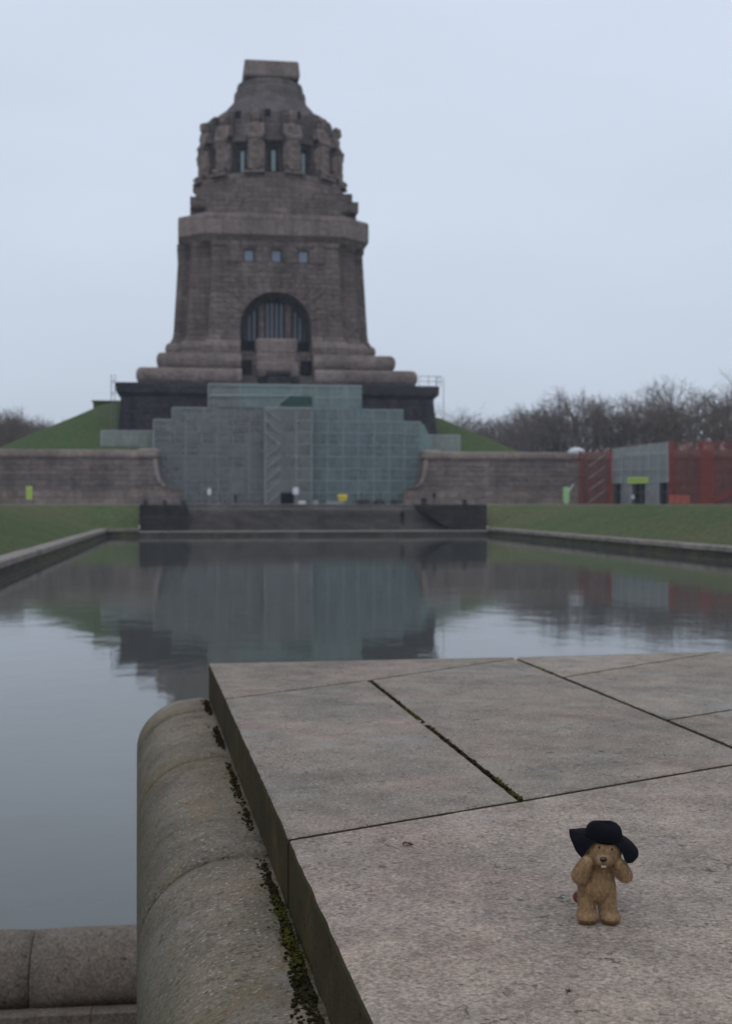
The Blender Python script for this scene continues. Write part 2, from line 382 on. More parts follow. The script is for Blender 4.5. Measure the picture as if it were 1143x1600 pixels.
# far flight of steps between two dark quarter-round cheek walls
t = thing('stone_stairway', 'wide grey stone stairway rising from the far end of the pool', 'stairway', (0, PY1, 0))
bm = BM(); box(bm, -5.6, 33.84, 0, 1.6, -.6, .42); obj('landing', bm, M['steps'], t)
bm = BM(); box(bm, -5.62, 33.85, -.12, .85, .425, .56); obj('landing_edge', bm, M['gravel'], t)
bm = BM(); n = 16
for i in range(n):
    z = .42 + (PLAZA - .43) * (i + 1) / n; y = 1.6 + 6.6 * i / n
    box(bm, -4.5, 32.5, y, 8.27, z - (PLAZA - .43) / n + .001 * i, z)
obj('flight', bm, M['steps'], t)
bm = BM(); extrude_xz(bm, [(-5.6, .4), (-1.5, .4), (-.95, .9), (-.55, 1.8), (-.35, 2.7), (-.3, PLAZA + .02), (-5.6, PLAZA + .02)], 1.2, 8.28)
tag(obj('cheek_wall', bm, M['darkstone'], loc=(0, PY1, 0)), 'dark curved stair block at the left end of the far stairway', 'wall')
bm = BM(); extrude_xz(bm, [(33.95, .4), (33.95, PLAZA + .02), (26.6, PLAZA + .02), (26.8, 2.8), (27.6, 1.9), (28.8, 1.1), (30.4, .6), (31.4, .4)], 1.2, 8.28)
tag(obj('cheek_wall', bm, M['darkstone'], loc=(0, PY1, 0)), 'dark curved stair block at the right end of the far stairway', 'wall')
def bollard(x, label, s=1., h=.5):
    bm = BM(); lathe(bm, [(.28, 0), (.3, .05), (.24, .1), (.22, .32), (.3, .36), (.3, .44), (.15, .5)], 12)
    o = obj('stone_bollard', bm, M['darkstone'], loc=(x, 145.5, PLAZA + .02)); o.scale = (s, s, h / .5); tag(o, label, 'bollard', 'dark bollards on the stair blocks')
bollard(-5.1, 'dark stub bollard at the outer corner of the left stair block')
bollard(-2.9, 'dark stub bollard in the middle of the left stair block')
bollard(-.75, 'dark stub bollard at the inner corner of the left stair block')
bollard(27.4, 'wide dark bollard at the inner corner of the right stair block', 1.5, .75)
bollard(32.3, 'dark square-shouldered bollard near the outer end of the right stair block', 1.2, .6)

# ------------------------------------------------------------------ mound behind the terrace walls
MX, MY = 15.4, 244.0
def hill(x, y):
    dx = max(abs(x - MX) - 29.5, 0); dy = max(abs(y - MY - 7) - 19, 0); d = math.hypot(dx, dy)
    top = 22.0 if x < MX else 20.2
    z = top - .45 * max(0, d - 1.) ; return max(z, 3.0) + (.25 * noise.noise((x * .12, y * .12, 3)) if z > 3 else 0)
bm = BM(); hx = lines((MX - 72, MX + 72, 2.4)); hy = lines((209.3, 218.1, 2.2), (218.1, 300, 2.6)); g = [[bm.verts.new((x, y, hill(x, y))) for x in hx] for y in hy]
for j in range(len(hy) - 1):
    for i in range(len(hx) - 1):
        if hy[j] < 218 and -7.4 < (hx[i] + hx[i + 1]) / 2 < 40.2: continue
        bm.faces.new((g[j][i], g[j][i + 1], g[j + 1][i + 1], g[j + 1][i]))
struct(obj('hill', bm, M['moundgrass'], smooth=True))
bm = BM(); box(bm, -5.5, 5.5, -4, 4, -6, 0); box(bm, -5.7, 5.7, -4.2, 4.2, 0, .35)
tag(obj('green_terrace_block', bm, M['moundgrass'], loc=(-12.3, 240, 22.4)), 'small grassed terrace block against the left side of the dark plinth', 'terrace')

# ------------------------------------------------------------------ the monument
mon = thing('stone_monument', 'huge brown granite tower monument with arched window and ring of statues', 'monument', (MX, MY, 0))
bm = BM(); sweep(bm, rect(27.0, 27.0), [(1.6, 3.0), (.15, 21.6), (.15, 22.0), (.9, 22.7), (1.0, 23.9), (.9, 24.3), (-3, 24.34)])
for i in range(9):
    x = -26 + i * 6.5; box(bm, x - .5, x + .5, -28.6, -27.2, 3.2, 21.5)
obj('sooty_plinth', bm, M['soot'], mon)
AW = 6.45                                                            # half width of the arch
def arch_pts(w, zs, z0, n=28): return [(-w, z0)] + [(-w * math.cos(math.pi * i / n), zs + w * math.sin(math.pi * i / n)) for i in range(n + 1)] + [(w, z0)]
def cutter(y0, y1, z0=24.36, flare=0.):
    c = BM(); extrude_xz(c, arch_pts(AW, 35.6, z0), y0, y1); return c
def torus_prof(z0, z1, r):
    zm = (z0 + z1) / 2; h = (z1 - z0) / 2
    return [(-.5, z0), (-.35, z0 + .02)] + [(-r + r * math.cos(t), zm + h * .96 * math.sin(t)) for t in [math.pi * (-.5 + i / 10) for i in range(11)]] + [(-r - 2.8, z1)]
for hw, z0, z1, r in ((24.7, 24.36, 27.4, .9), (21.3, 27.42, 30.4, .9)):
    bm = BM(); sweep(bm, rect(hw, hw), torus_prof(z0, z1, r)); bm = cut(bm, cutter(-40, -12)); obj('torus_course', bm, M['pale'], mon)
CR = [(-11.9, -17.2), (11.9, -17.2), (11.9, -15.4), (15.2, -15.4), (15.2, -11.9), (17.2, -11.9)]
def cross(a=17.2, b=11.9, c=15.2, e=15.4):
    q = [(b, -a), (b, -c), (c, -c), (c, -b), (a, -b)]; o = []
    for i in range(4):
        t = i * math.pi / 2; o += [(x * math.cos(t) - y * math.sin(t), x * math.sin(t) + y * math.cos(t)) for x, y in q]
    return o
def sc(poly, f): return [(x * f, y * f) for x, y in poly]
body = [(x - (.95 if x < -15.5 else (.5 if x < -14 else 0)), y) for x, y in cross()]
bm = BM(); loft(bm, [[(x, y, z) for x, y in sc(body, f)] for f, z in ((1.075, 30.42), (1.085, 31.0), (1.10, 31.9), (1.085, 32.7), (1.05, 33.1))])
bm = cut(bm, cutter(-40, -12)); obj('torus_course', bm, M['pale'], mon)
bm = BM(); loft(bm, [[(x, y, z) for x, y in sc(body, f)] for f, z in ((1.05, 33.12), (1.025, 33.9), (1.015, 35), (.965, 50.0), (.98, 50.4), (.98, 51.3))])
bm = cut(bm, cutter(-40, -12.5))
for x in (-4.85, .1, 5.05):
    c = BM(); box(c, x - 1.02, x + 1.02, -19, -15.4, 47.5, 49.9); bm = cut(bm, c)
obj('tower_body', bm, M['body'], mon)
bm = BM()                                                             # voussoirs of the great arch
for i in range(15):
    t0, t1 = math.pi * (i + .06) / 15, math.pi * (i + .94) / 15; ro = 11.2 if i % 2 else 10.2
    if math.sin((t0 + t1) / 2) < .25: ro = 8.2
    def yf(z): return -17.2 * (1.015 - .05 * (z - 35) / 15) - .16
    pts = [(-r * math.cos(t), 35.6 + r * math.sin(t)) for r, t in ((AW + .02, t0), (ro, t0), (ro, t1), (AW + .02, t1))]
    loft(bm, [[(x, yf(z), z) for x, z in pts], [(x, yf(z) + .7, z) for x, z in pts]])
obj('archivolt', bm, M['body'], mon)
for x in (-4.85, .1, 5.05):
    bm = BM()
    for a in ((-1.0, -.8), (.8, 1.0)): box(bm, x + a[0], x + a[1], -16.2, -15.9, 47.52, 49.88)
    for a in ((47.52, 47.7), (49.7, 49.88)): box(bm, x - .78, x + .78, -16.2, -15.9, *a)
    w = obj('window', bm, M['soot'], mon); bm = BM(); box(bm, x - .79, x + .79, -16.05, -15.95, 47.72, 49.68); obj('pane', bm, M['glass'], w)
for x in (-7.6, -2.4, 2.6, 7.8): bm = BM(); box(bm, x - .95, x + .95, -17.05, -16.2, 47.3, 51.2); obj('window_pier', bm, M['body'], mon)
# great window: dark reveal, glass strips, two thick and many thin mullions
aw = obj('great_window', (lambda b: (extrude_xz(b, arch_pts(AW - .02, 35.6, 24.4), -13.0, -12.6), b)[1])(BM()), M['void'], mon)
bm = BM(); extrude_xz(bm, arch_pts(5.5, 35.2, 33.6), -13.35, -13.1); obj('pane', bm, M['glass'], aw)
bm = BM()
def mull(x, w, y=-13.9):
    h = math.sqrt(max(5.75 ** 2 - x * x, .5)); box(bm, x - w, x + w, y, -13.2, 33.2, 35.2 + h)
for x in (-1.75, -.9, -.05, .8, 1.65): mull(x, .19)
for x in (-5.1, -4.2, -3.3, 3.3, 4.2, 5.1): mull(x, .24)
obj('mullion', bm, M['soot'], aw)
for x in (-2.5, 2.5): bm = BM(); mull(x, .5, -14.3); obj('window_column', bm, M['body'], aw)
bm = BM()
pts_o, pts_i = arch_pts(AW - .03, 35.6, 33.3), arch_pts(AW - .95, 35.2, 33.3)
n = len(pts_o)
for i in range(n - 1):
    loft(bm, [[(x, y, z) for x, z in (pts_o[i], pts_o[i + 1], pts_i[i + 1], pts_i[i])] for y in (-14.4, -13.36)])
obj('window_arch_ring', bm, M['soot'], aw)
# the stone balcony in the middle of the arch and the two stair slots beside it
bm = BM(); sweep(bm, [(-3.6, -19.4), (3.6, -19.4), (3.6, -13.4), (-3.6, -13.4)], [(0, 28.9), (.1, 30.3), (.02, 30.5), (-.15, 30.55), (0, 31.0), (.15, 32.9), (-.1, 33.3)]); obj('balcony', bm, M['pale'], mon)
bm = BM(); sweep(bm, [(-3.5, -21.2), (3.5, -21.2), (3.5, -13.4), (-3.5, -13.4)], [(.05, 26.4), (.25, 27.6), (.2, 28.6), (-.2, 28.88)]); obj('balcony', bm, M['pale'], mon)
bm = BM(); box(bm, -6.4, 6.4, -13.6, -12.9, 24.4, 31.3); obj('recess_wall', bm, M['soot'], mon)
bm = BM(); sweep(bm, [(-1.9, -24.6), (1.9, -24.6), (1.9, -21.4), (-1.9, -21.4)], [(.2, 24.36), (.2, 24.8), (0, 25), (0, 26.1), (.25, 26.4), (.2, 26.9)]); obj('pedestal', bm, M['soot'], mon)
bm = BM(); box(bm, -6.2, 6.2, -21.3, -13.7, 24.36, 26.35); obj('recess_block', bm, M['soot'], mon)
for s in (-1, 1):
    bm = BM(); box(bm, s * 5.1 - .75, s * 5.1 + .75, -17.3, -17.0, 26.4, 29.6); d = obj('stair_door', bm, M['void'], mon)
    bm = BM(); box(bm, min(s * 4.3, s * 3.7), max(s * 4.3, s * 3.7), -19.2, -13.6, 26.36, 30.6); box(bm, s * 5.1 - 1.3, s * 5.1 + 1.3, -17.2, -13.6, 29.6, 31.2); obj('stair_slot', bm, M['body'], mon)
    bm = BM()
    for i in range(8): box(bm, s * 5.05 - 1.3, s * 5.05 + 1.3, -25 + i * .5, -20.9, 24.37 + i * .26, 24.63 + i * .26 - .002 * i)
    obj('steps', bm, M['steps'], mon)
bm = BM(); oc = octo(16.65, 12.3)
sweep(bm, oc, [(-.9, 51.0), (-.2, 51.25), (.35, 51.9), (.85, 52.2), (.95, 52.4), (.95, 55.6), (.8, 56.0), (-.6, 56.3), (-2.5, 56.5)]); obj('cornice', bm, M['pale'], mon)
bm = BM(); sweep(bm, oc, [(-1.2, 55.9), (-1.3, 57.6), (-1.7, 57.75), (-3, 57.8)])
for sx in (-1, 1):
    for sy in (-1, 1):
        for a, b, z0, z1 in ((9.2, 15.4, 57.5, 59.4), (10.2, 14.4, 59.4, 61.1)):
            x0, x1 = sorted((sx * (a - 3), sx * b)); y0, y1 = sorted((sy * (a - 3), sy * (b - .6))); box(bm, x0, x1, y0, y1, z0, z1)
obj('stepped_terrace', bm, M['body'], mon)
bm = BM(); lathe(bm, [(15.0, 57.0), (14.8, 60.2), (14.3, 63.2), (14.15, 64.3), (13.7, 64.7), (10, 64.75)]); obj('drum', bm, M['body'], mon)
bm = BM(); lathe(bm, [(10.7, 64.6), (10.7, 70.8), (12.0, 71.0), (12.1, 72.2), (11.3, 72.4), (11.1, 76.6), (10.8, 76.9), (10.4, 77.2), (8.3, 79.7), (7.5, 80.6), (7.3, 80.8), (7.0, 81.4), (6.9, 82.9), (6.5, 83.3), (6.4, 84.2), (6.3, 84.6), (5.2, 84.65)]); obj('dome', bm, M['dome'], mon)
for i in range(12):
    t = R(-90 + 15 + 30 * i + 9); c, s = math.cos(t), math.sin(t); q = t + math.pi / 2
    bm = BM(); box(bm, -.6, .6, -.72, -.1, 0, 1.2)
    o = obj('dome_window', bm, M['void'], mon, loc=(10.62 * c, 10.62 * s, 75.8)); o.rotation_euler = (R(0), 0, q)
    # buttress rib behind every figure
    t = R(-90 + 15 + 30 * i); c, s = math.cos(t), math.sin(t); q = t + math.pi / 2
    bm = BM(); loft(bm, [[(x, y, z) for x, y in ((-w, -d), (w, -d), (w, 1.5), (-w, 1.5))] for w, d, z in ((1.35, 1.0, 64.7), (1.3, .9, 72.5), (1.3, .75, 76.9), (1.0, .1, 77.4))])
    o = obj('buttress', bm, M['dome'], mon, loc=(11.3 * c, 11.3 * s, 0)); o.rotation_euler = (0, 0, q)
for i in range(12):
    t = R(-90 + 30 * i); c, s = math.cos(t), math.sin(t); q = t + math.pi / 2
    bm = BM(); box(bm, -.85, .85, -.5, -.12, 65.2, 70.2); o = obj('lantern_window', bm, M['void'], mon, loc=(10.75 * c, 10.75 * s, 0)); o.rotation_euler = (0, 0, q)
    bm = BM(); box(bm, -.42, .3, -.62, -.52, 65.5, 69.3); obj('pane', bm, M['glasscyan'], o)
# statue: robed guardian leaning on a shield
b = BM()
capsule(b, (-.8, -.7, .5), (-.65, -.5, 4.2), .5, .62); capsule(b, (.8, -.7, .5), (.65, -.5, 4.2), .5, .62)
ell(b, (-.8, -1.2, .3), (.5, .95, .4)); ell(b, (.8, -1.2, .3), (.5, .95, .4))
ell(b, (0, .5, 3.2), (1.4, .9, 3.4)); ell(b, (0, -.75, 2.6), (.42, .5, 2.7)); ell(b, (0, -.2, 5.6), (1.75, 1.45, .28)); ell(b, (0, -.25, 4.9), (1.5, 1.1, .9))
ell(b, (0, .2, 7.0), (1.15, .8, 1.5)); ell(b, (0, .15, 7.7), (1.5, .8, .75))
capsule(b, (-1.4, .1, 7.7), (-1.6, -.5, 6.2), .48, .4); capsule(b, (1.4, .1, 7.7), (1.6, -.5, 6.2), .48, .4)
capsule(b, (-1.6, -.5, 6.2), (-.2, -1.1, 5.9), .38, .32); capsule(b, (1.6, -.5, 6.2), (.2, -1.1, 5.9), .38, .32)
capsule(b, (0, .1, 8.3), (0, 0, 9.2), .45, .45, 2); ell(b, (0, -.2, 9.5), (.72, .8, .95)); ell(b, (0, .1, 10.0), (.95, .95, .5)); ell(b, (0, .5, 9.3), (.8, .5, 1.1)); ell(b, (0, -.8, 9.4), (.14, .22, .25))
ell(b, (0, .5, 8.8), (.7, .4, 1.0)); ell(b, (-1.5, .3, 2.6), (.4, .7, 2.6)); ell(b, (1.5, .3, 2.6), (.4, .7, 2.6)); box(b, -1.75, -1.2, .2, 1.2, 6.6, 8.4); box(b, 1.2, 1.75, .2, 1.2, 6.6, 8.4)
b = baked(b, [('REMESH', dict(mode='VOXEL', voxel_size=.15)), ('SMOOTH', dict(factor=.5, iterations=2))])
for w in b.verts: w.co += Vector((noise.noise(w.co * 1.3), noise.noise(w.co * 1.3 + Vector((9, 0, 0))), noise.noise(w.co * 1.7 + Vector((0, 5, 0))))) * .2
fig = None
for i in range(12):
    t = R(-90 + 15 + 30 * i); c, s = math.cos(t), math.sin(t)
    if fig is None: fig = o = obj('guardian_statue', b, M['statue'], mon, True)
    else: o = fig.copy(); COL.objects.link(o)
    o.location = (13.15 * c, 13.15 * s, 64.95); o.rotation_euler = (0, 0, t + math.pi / 2); o.scale = (.9, .95, 1.08)
    bm = BM(); box(bm, -1.9, 1.9, -2.3, .6, 0, .55); box(bm, -1.6, 1.6, -1.9, .6, .55, .8)
    p = obj('statue_foot_block', bm, M['body'], mon, loc=(12.6 * c, 12.6 * s, 64.3)); p.rotation_euler = (0, 0, t + math.pi / 2)
bm = BM(); sweep(bm, cross(5.0, 2.5, 4.0), [(.1, 83.2), (0, 84.6), (0, 85.4)]); obj('lantern_neck', bm, M['dome'], mon)
bm = BM(); sweep(bm, rect(5.3, 5.3), [(-.2, 84.9), (.05, 85.2), (.1, 85.4), (-.15, 88.0), (-.5, 88.3)]); obj('crown_block', bm, M['pale'], mon)

# ------------------------------------------------------------------ terrace walls
def terrace_wall(label, sgn, length):
    """profile towards the middle ends in a concave volute"""
    t = thing('terrace_wall', label, 'wall')
    X = -5.4 if sgn < 0 else 38.8
    def xx(d): return X - sgn * d                                     # d towards the middle
    far = X + sgn * length
    bm = BM(); pts = [(far, PLAZA - .3), (xx(.0), PLAZA - .3)] + [(xx(a), z) for a, z in ((2.9, PLAZA - .3), (2.9, 6.0), (1.9, 6.25), (1.1, 6.9), (.6, 8.0), (.3, 9.3), (.15, 10.9))] + [(far, 10.9)]
    extrude_xz(bm, pts[:1] + pts[2:], 206, 209.2); obj('wall_face', bm, M['wall'], t)
    bm = BM(); extrude_xz(bm, [(far, PLAZA - .2), (xx(3.6), PLAZA - .2), (xx(3.6), 5.5), (xx(3.4), 5.9), (far, 5.9)], 205.2, 206.6); obj('wall_plinth', bm, M['plinth'], t)
    bm = BM(); zc = 11.65
    prof = [(205.95 - .55 * math.cos(a) + .25, zc + .72 * math.sin(a)) for a in [math.pi * (-.5 + i / 8) for i in range(9)]] + [(209.3, zc + .7), (209.3, zc - .7)]
    n = 14; st = (length - 3) / n
    for i in range(n):
        a, c = X + sgn * (3 + i * st + .015), X + sgn * (3 + (i + 1) * st - .015)
        loft(bm, [[(a, y, z) for y, z in prof], [(c, y, z) for y, z in prof]])
    obj('wall_coping', bm, M['coping'], t)
    bm = BM(); a, c = X + sgn * 2.985, X - sgn * .25
    loft(bm, [[(x, zc + (y - 207) * 0 , 0) if 0 else (x, 207.3 + (y - 207.3) * f, zc + .15 + (z - zc) * f) for y, z in prof] for x, f in ((a, 1.0), (a - sgn * .4, 1.12), (c + sgn * .5, 1.15), (c, .9))]); obj('coping_scroll', bm, M['coping'], t)
    bm = BM()
    vol = [(2.8, 6.05), (1.8, 6.35), (1.0, 7.0), (.5, 8.1), (.2, 9.3), (.05, 10.9)]
    for (a0, z0), (a1, z1) in zip(vol, vol[1:]): loft(bm, [[(xx(a0), y, z0), (xx(a1), y, z1), (xx(a1 - .7), y, z1), (xx(a0 - .7), y, z0 + .1)] for y in (205.75, 206.3)])
    obj('volute', bm, M['coping'], t); return t
terrace_wall('long stone terrace wall left of the grey scaffold netting', -1, 120)
terrace_wall('long stone terrace wall between the teal netting and the red netting', 1, 27.5)
WA, WB, WC = Vector((66.2, 206.6)), Vector((77.2, 191.8)), Vector((120, 186.2))
t = thing('wing_wall', 'stone wing wall seen through the red and grey netting', 'wall')
bm = BM(); bc = BM()
for a, c in ((WA, WB), (WB, WC)):
    d = (c - a).normalized(); nrm = Vector((-d.y, d.x)) * 1.5
    loft(bm, [[(p.x, p.y, z) for p in (a, c, c + nrm, a + nrm)] for z in (PLAZA - .3, 11.1)])
    q = Vector((d.y, -d.x)) * .3; loft(bc, [[(p.x, p.y, z) for p in (a + q, c + q, c + nrm, a + nrm)] for z in (11.11, 12.3)])
obj('wall_face', bm, M['wall'], t); obj('wall_coping', bc, M['coping'], t)

# ------------------------------------------------------------------ scaffold with netting in front of the stairs
NX, NY = 16.6, 209.0
sca = thing('netted_scaffold', 'tall stepped scaffold wrapped in teal and grey netting before the monument', 'scaffold', (NX, NY, PLAZA))
BAY, LIFT = 2.57, 2.0
def billow(bm, x0, x1, z0, z1, y, nx=6, nz=5, amp=.06):
    g = []
    for j in range(nz + 1):
        r_ = []
        for i in range(nx + 1):
            u, v = i / nx, j / nz; r_.append(bm.verts.new((x0 + (x1 - x0) * u, y - amp * rng.uniform(.3, 1.7) * math.sin(math.pi * u) * math.sin(math.pi * v), z0 + (z1 - z0) * v)))
        g.append(r_)
    for j in range(nz):
        for i in range(nx): bm.faces.new((g[j][i], g[j][i + 1], g[j + 1][i + 1], g[j + 1][i]))
ext = {k: (-22.6, 22.0) for k in range(7)}; ext[7] = (-22.6, 22.2); ext[8] = (-19.6, 19.2); ext[9] = (-13.6, 12.1); ext[10] = (-13.6, 12.1)
nets = {'net_grey': BM(), 'net_teal': BM(), 'net_mint': BM()}; seam = BM(); tubes = BM(); deck = BM()
for k in range(1, 11):
    x0, x1 = ext[k]; n = round((x1 - x0) / BAY); st = (x1 - x0) / n; z0, z1 = (k - 1) * LIFT, k * LIFT
    for i in range(n):
        a, c = x0 + i * st, x0 + (i + 1) * st; mid = (a + c) / 2
        if -4.3 < mid < 3.4 and k <= 8: continue
        m = 'net_mint' if (k >= 9 and mid > -8) else ('net_teal' if mid > 3.3 else 'net_grey')
        billow(nets[m], a, c, z0, z1, 0 if k < 9 else .25)
        if mid > 3.3:
            d_ = rng.uniform(-.05, .05); box(seam, a - .035 + d_, a + .035 + d_, -.06, -.03, z0, z1); box(seam, a, c, -.07, -.04, z1 - .05 + d_, z1 + .05 + d_)
        else:
            if rng.random() < .7: box(seam, a, c, -.06, -.035, z1 - .03, z1 + .03)
        if mid <= 3.3 and i % 2 == 0:
            box(seam, a - .03, a + .03, -.05, -.03, z0, z1)
        for y in (.35, 1.5): bar(tubes, (a, y, z0), (a, y, z1), .07)
        for y in (.35, 1.5):
            bar(tubes, (a, y, z1), (c, y, z1), .06); bar(tubes, (a, y, z0 + 1), (c, y, z0 + 1), .05)
        if (i + k) % 5 == 0: bar(tubes, (a, .3, z0), (c, .3, z1), .06)
        if k < 10: box(deck, a + .02, c - .02, .4, 1.45, z1 - .12, z1 - .06)
    # light sagging top edge of the net
    if k in (7, 8, 10):
        lo = ext[k]; up = ext.get(k + 1, (99, -99))
        for a, c in (((lo[0], min(up[0], lo[1])), (max(up[1], lo[0]), lo[1])) if k < 10 else ((lo[0], lo[1]),)):
            if c - a > .5: box(seam, a, c, -.05, .02, z1 - .1, z1 + .08)
for m, b in nets.items(): obj('netting', b, M[m], sca, True)
obj('netting_seam', seam, M['seam'], sca)
for k in range(1, 9):
    for a, c in ((ext[k][0] + .1, -4.5), (3.6, ext[k][1] - .1)):
        bm = BM(); d = rng.uniform(-.05, .05); box(bm, a, c, .12, .16, k * LIFT - .3 + d, k * LIFT + .15 + d); obj('toe_board', bm, M['char'], sca)
# wings
for x0, x1, z0, z1 in ((-31.2, -22.7, 6.5, 12.2), (22.1, 29.4, 6.5, 11.9)):
    bm = BM(); ws = BM(); n = 3; st = (x1 - x0) / n
    for i in range(n):
        billow(bm, x0 + i * st, x0 + (i + 1) * st, z0, z1, 2.2, 5, 6, .25)
        for y in (2.6, 3.7): bar(tubes, (x0 + i * st, y, z0 - 6), (x0 + i * st, y, z1), .04)
    for x in (x0, x1): box(ws, x - .08, x + .08, 2.1, 2.14, z0, z1)
    box(ws, x0, x1, 2.06, 2.1, z1 - .1, z1 + .1); bar(tubes, (x1, 2.6, z0 - 6), (x1, 2.6, z1), .04)
    box(deck, x0, x1, 2.7, 3.6, z0 + 1.9, z0 + 1.97)
    obj('netting', bm, M['net_gate'], sca, True); obj('netting_seam', ws, M['seam'], sca)
# projecting stair tower in the middle
bm = BM(); sm = BM(); x0, n = -4.3, 3; st = 7.7 / 3
for k in range(1, 9):
    z0, z1 = (k - 1) * LIFT, k * LIFT
    for i in range(n):
        if k == 1 and i == 1: continue
        billow(bm, x0 + i * st, x0 + (i + 1) * st, z0, z1, -1.6)
        for y in (-1.3, 0): bar(tubes, (x0 + i * st, y, z0), (x0 + i * st, y, z1), .04); bar(tubes, (x0 + i * st, y, z1), (x0 + (i + 1) * st, y, z1), .035)
    box(deck, x0, x0 + 7.7, -1.2, -.1, z1 - .12, z1 - .06)
    for x in (x0, x0 + 7.7): 
        for y0_, y1_ in ((-1.6, 0),): loft(bm, [[(x, y0_, z0), (x, y1_, z0), (x + .02, y1_, z0), (x + .02, y0_, z0)], [(x, y0_, z1), (x, y1_, z1), (x + .02, y1_, z1), (x + .02, y0_, z1)]])
    box(sm, x0 + 2 * st, x0 + 7.7, -1.68, -1.65, z1 - .05, z1 + .05)
for i in (0, 2, 3): box(sm, x0 + i * st - .05, x0 + i * st + .05, -1.7, -1.66, 0 if i != 1 else 2, 16)
box(sm, x0, x0 + 7.7, -1.7, -1.66, 15.9, 16.1); obj('netting', bm, M['net_grey'], sca, True); obj('netting_seam', sm, M['seam'], sca)
bm = BM(); loft(bm, [[(22.02, y, 8.0), (24.6, y, 8.0), (24.4, y, 10.2), (23.6, y, 12.1), (22.8, y, 13.7), (22.02, y, 13.9)] for y in (.5, .52)]); obj('netting', bm, M['net_mint'], sca)
bm = BM()
for k in range(8):
    z0, z1 = k * LIFT, (k + 1) * LIFT; a, c = (x0 + .15, x0 + 2.45); a, c = (a, c) if k < 5 else (c, a)
    for dz in (0., .95): bar(bm, (a, -1.75, z0 + dz * .9), (c, -1.75, z1 + dz * .4 - .1), .07 if dz == 0 else .035)
    for j in range(7):
        f = (j + .5) / 7; xx_, zz = a + (c - a) * f, z0 + (z1 - z0) * f; box(bm, xx_ - .12, xx_ + .12, -1.5, -.6, zz - .02, zz + .02)
obj('stair_flight', bm, M['tube'], sca)
bm = BM(); box(bm, x0 + st + .1, x0 + 2 * st - .1, .5, .55, 0, 1.95); obj('dark_doorway', bm, M['void'], sca)
bm = BM(); loft(bm, [[(0, y, 18.1), (3.6, y, 18.1), (3.6, y, 16.6), (-2.2, y, 16.6)] for y in (-.2, -.16)]); obj('tarp', bm, M['tealdark'], sca)
bm = BM(); bar(bm, (-2.4, -.3, 16.3), (.6, -.3, 19.0), .07); bar(bm, (-13.4, -.1, 18.15), (1.5, -.1, 18.3), .1); obj('handrail', bm, M['tube'], sca)
obj('tube_frame', tubes, M['tube'], sca); obj('deck_boards', deck, M['plank'], sca)
# old relief wall and stairs that the netting hides
t = thing('stair_ramp_wall', 'dark stepped stone front of the monument stairs behind the netting', 'wall', (NX, NY, PLAZA))
bm = BM()
for a, c, y0_, z0, z1 in ((-22.4, 21.8, 2.4, -.3, 11), (-21, 20.4, 3.4, 11, 13.6), (-18, 17.5, 4.2, 13.6, 15.6), (-13, 11.6, 5, 15.6, 19.4)): box(bm, a, c, y0_, 9, z0, z1)
for i in range(7): box(bm, -20 + i * 6.5, -18.4 + i * 6.5, 1.9, 2.4, -.3, 10.8)
obj('relief_wall', bm, M['body'], t)
# guard rails on the dark plinth
t = thing('guard_rail', 'thin tube guard rail on the right corner of the dark plinth', 'guard rail', (MX, MY, 24.3)); bm = BM()
for x, y in ((24.5, -27.3), (26.2, -27.3), (27.6, -27.3), (28.4, -27.3), (28.4, -23)): bar(bm, (x, y, 0), (x, y, 1.9), .05)
for z in (.9, 1.75):
    bar(bm, (24.5, -27.3, z), (28.4, -27.3, z), .045); bar(bm, (28.4, -27.3, z), (28.4, -23, z), .045)
obj('rail_frame', bm, M['tubedark'], t); bm = BM()
for x, y, z in ((28.7, -28.2, -14), (28.9, -27.2, -14)): bar(bm, (x, y, -7), (x, y, 1.5), .05)
for z in range(-6, 2, 2): bar(bm, (28.7, -28.2, z), (28.9, -27.2, z), .04)
obj('corner_frame', bm, M['tubedark'], t)
t = thing('guard_rail', 'narrow tube scaffold against the left corner of the dark plinth', 'guard rail', (MX, MY, 24.3)); bm = BM()
for x, y in ((-28.6, -28.4), (-28.0, -28.6), (-28.7, -27.2)): bar(bm, (x, y, -9), (x, y, 1.2), .06)
for z in (-8, -6, -4, -2, 0): bar(bm, (-28.6, -28.4, z), (-28., -28.6, z), .08); bar(bm, (-28.6, -28.4, z), (-28.7, -27.2, z), .05)
obj('tube_frame', bm, M['tubedark'], t)

# ------------------------------------------------------------------ red and grey netted scaffold on the right
A, B, C = Vector((65.0, 204.2)), Vector((75.4, 190.4)), Vector((118, 184.6))
rs = thing('red_netted_scaffold', 'red and grey netted scaffold on the right, around a gate', 'scaffold')
def along(a, b, f): return a.lerp(b, f)
def panel(bm, p, q, z0, z1, z0b=None, z1b=None, amp=.12, nx=6, nz=6):
    d = (q - p).normalized(); nr = Vector((d.y, -d.x)); g = []
    for j in range(nz + 1):
        row = []
        for i in range(nx + 1):
            u, v = i / nx, j / nz; a0 = z0 + ((z0b if z0b is not None else z0) - z0) * u; a1 = z1 + ((z1b if z1b is not None else z1) - z1) * u
            c = p.lerp(q, u) + nr * amp * math.sin(math.pi * u) * math.sin(math.pi * v) * rng.uniform(.5, 1.2); row.append(bm.verts.new((c.x, c.y, a0 + (a1 - a0) * v)))
        g.append(row)
    for j in range(nz):
        for i in range(nx): bm.faces.new((g[j][i], g[j][i + 1], g[j + 1][i + 1], g[j + 1][i]))
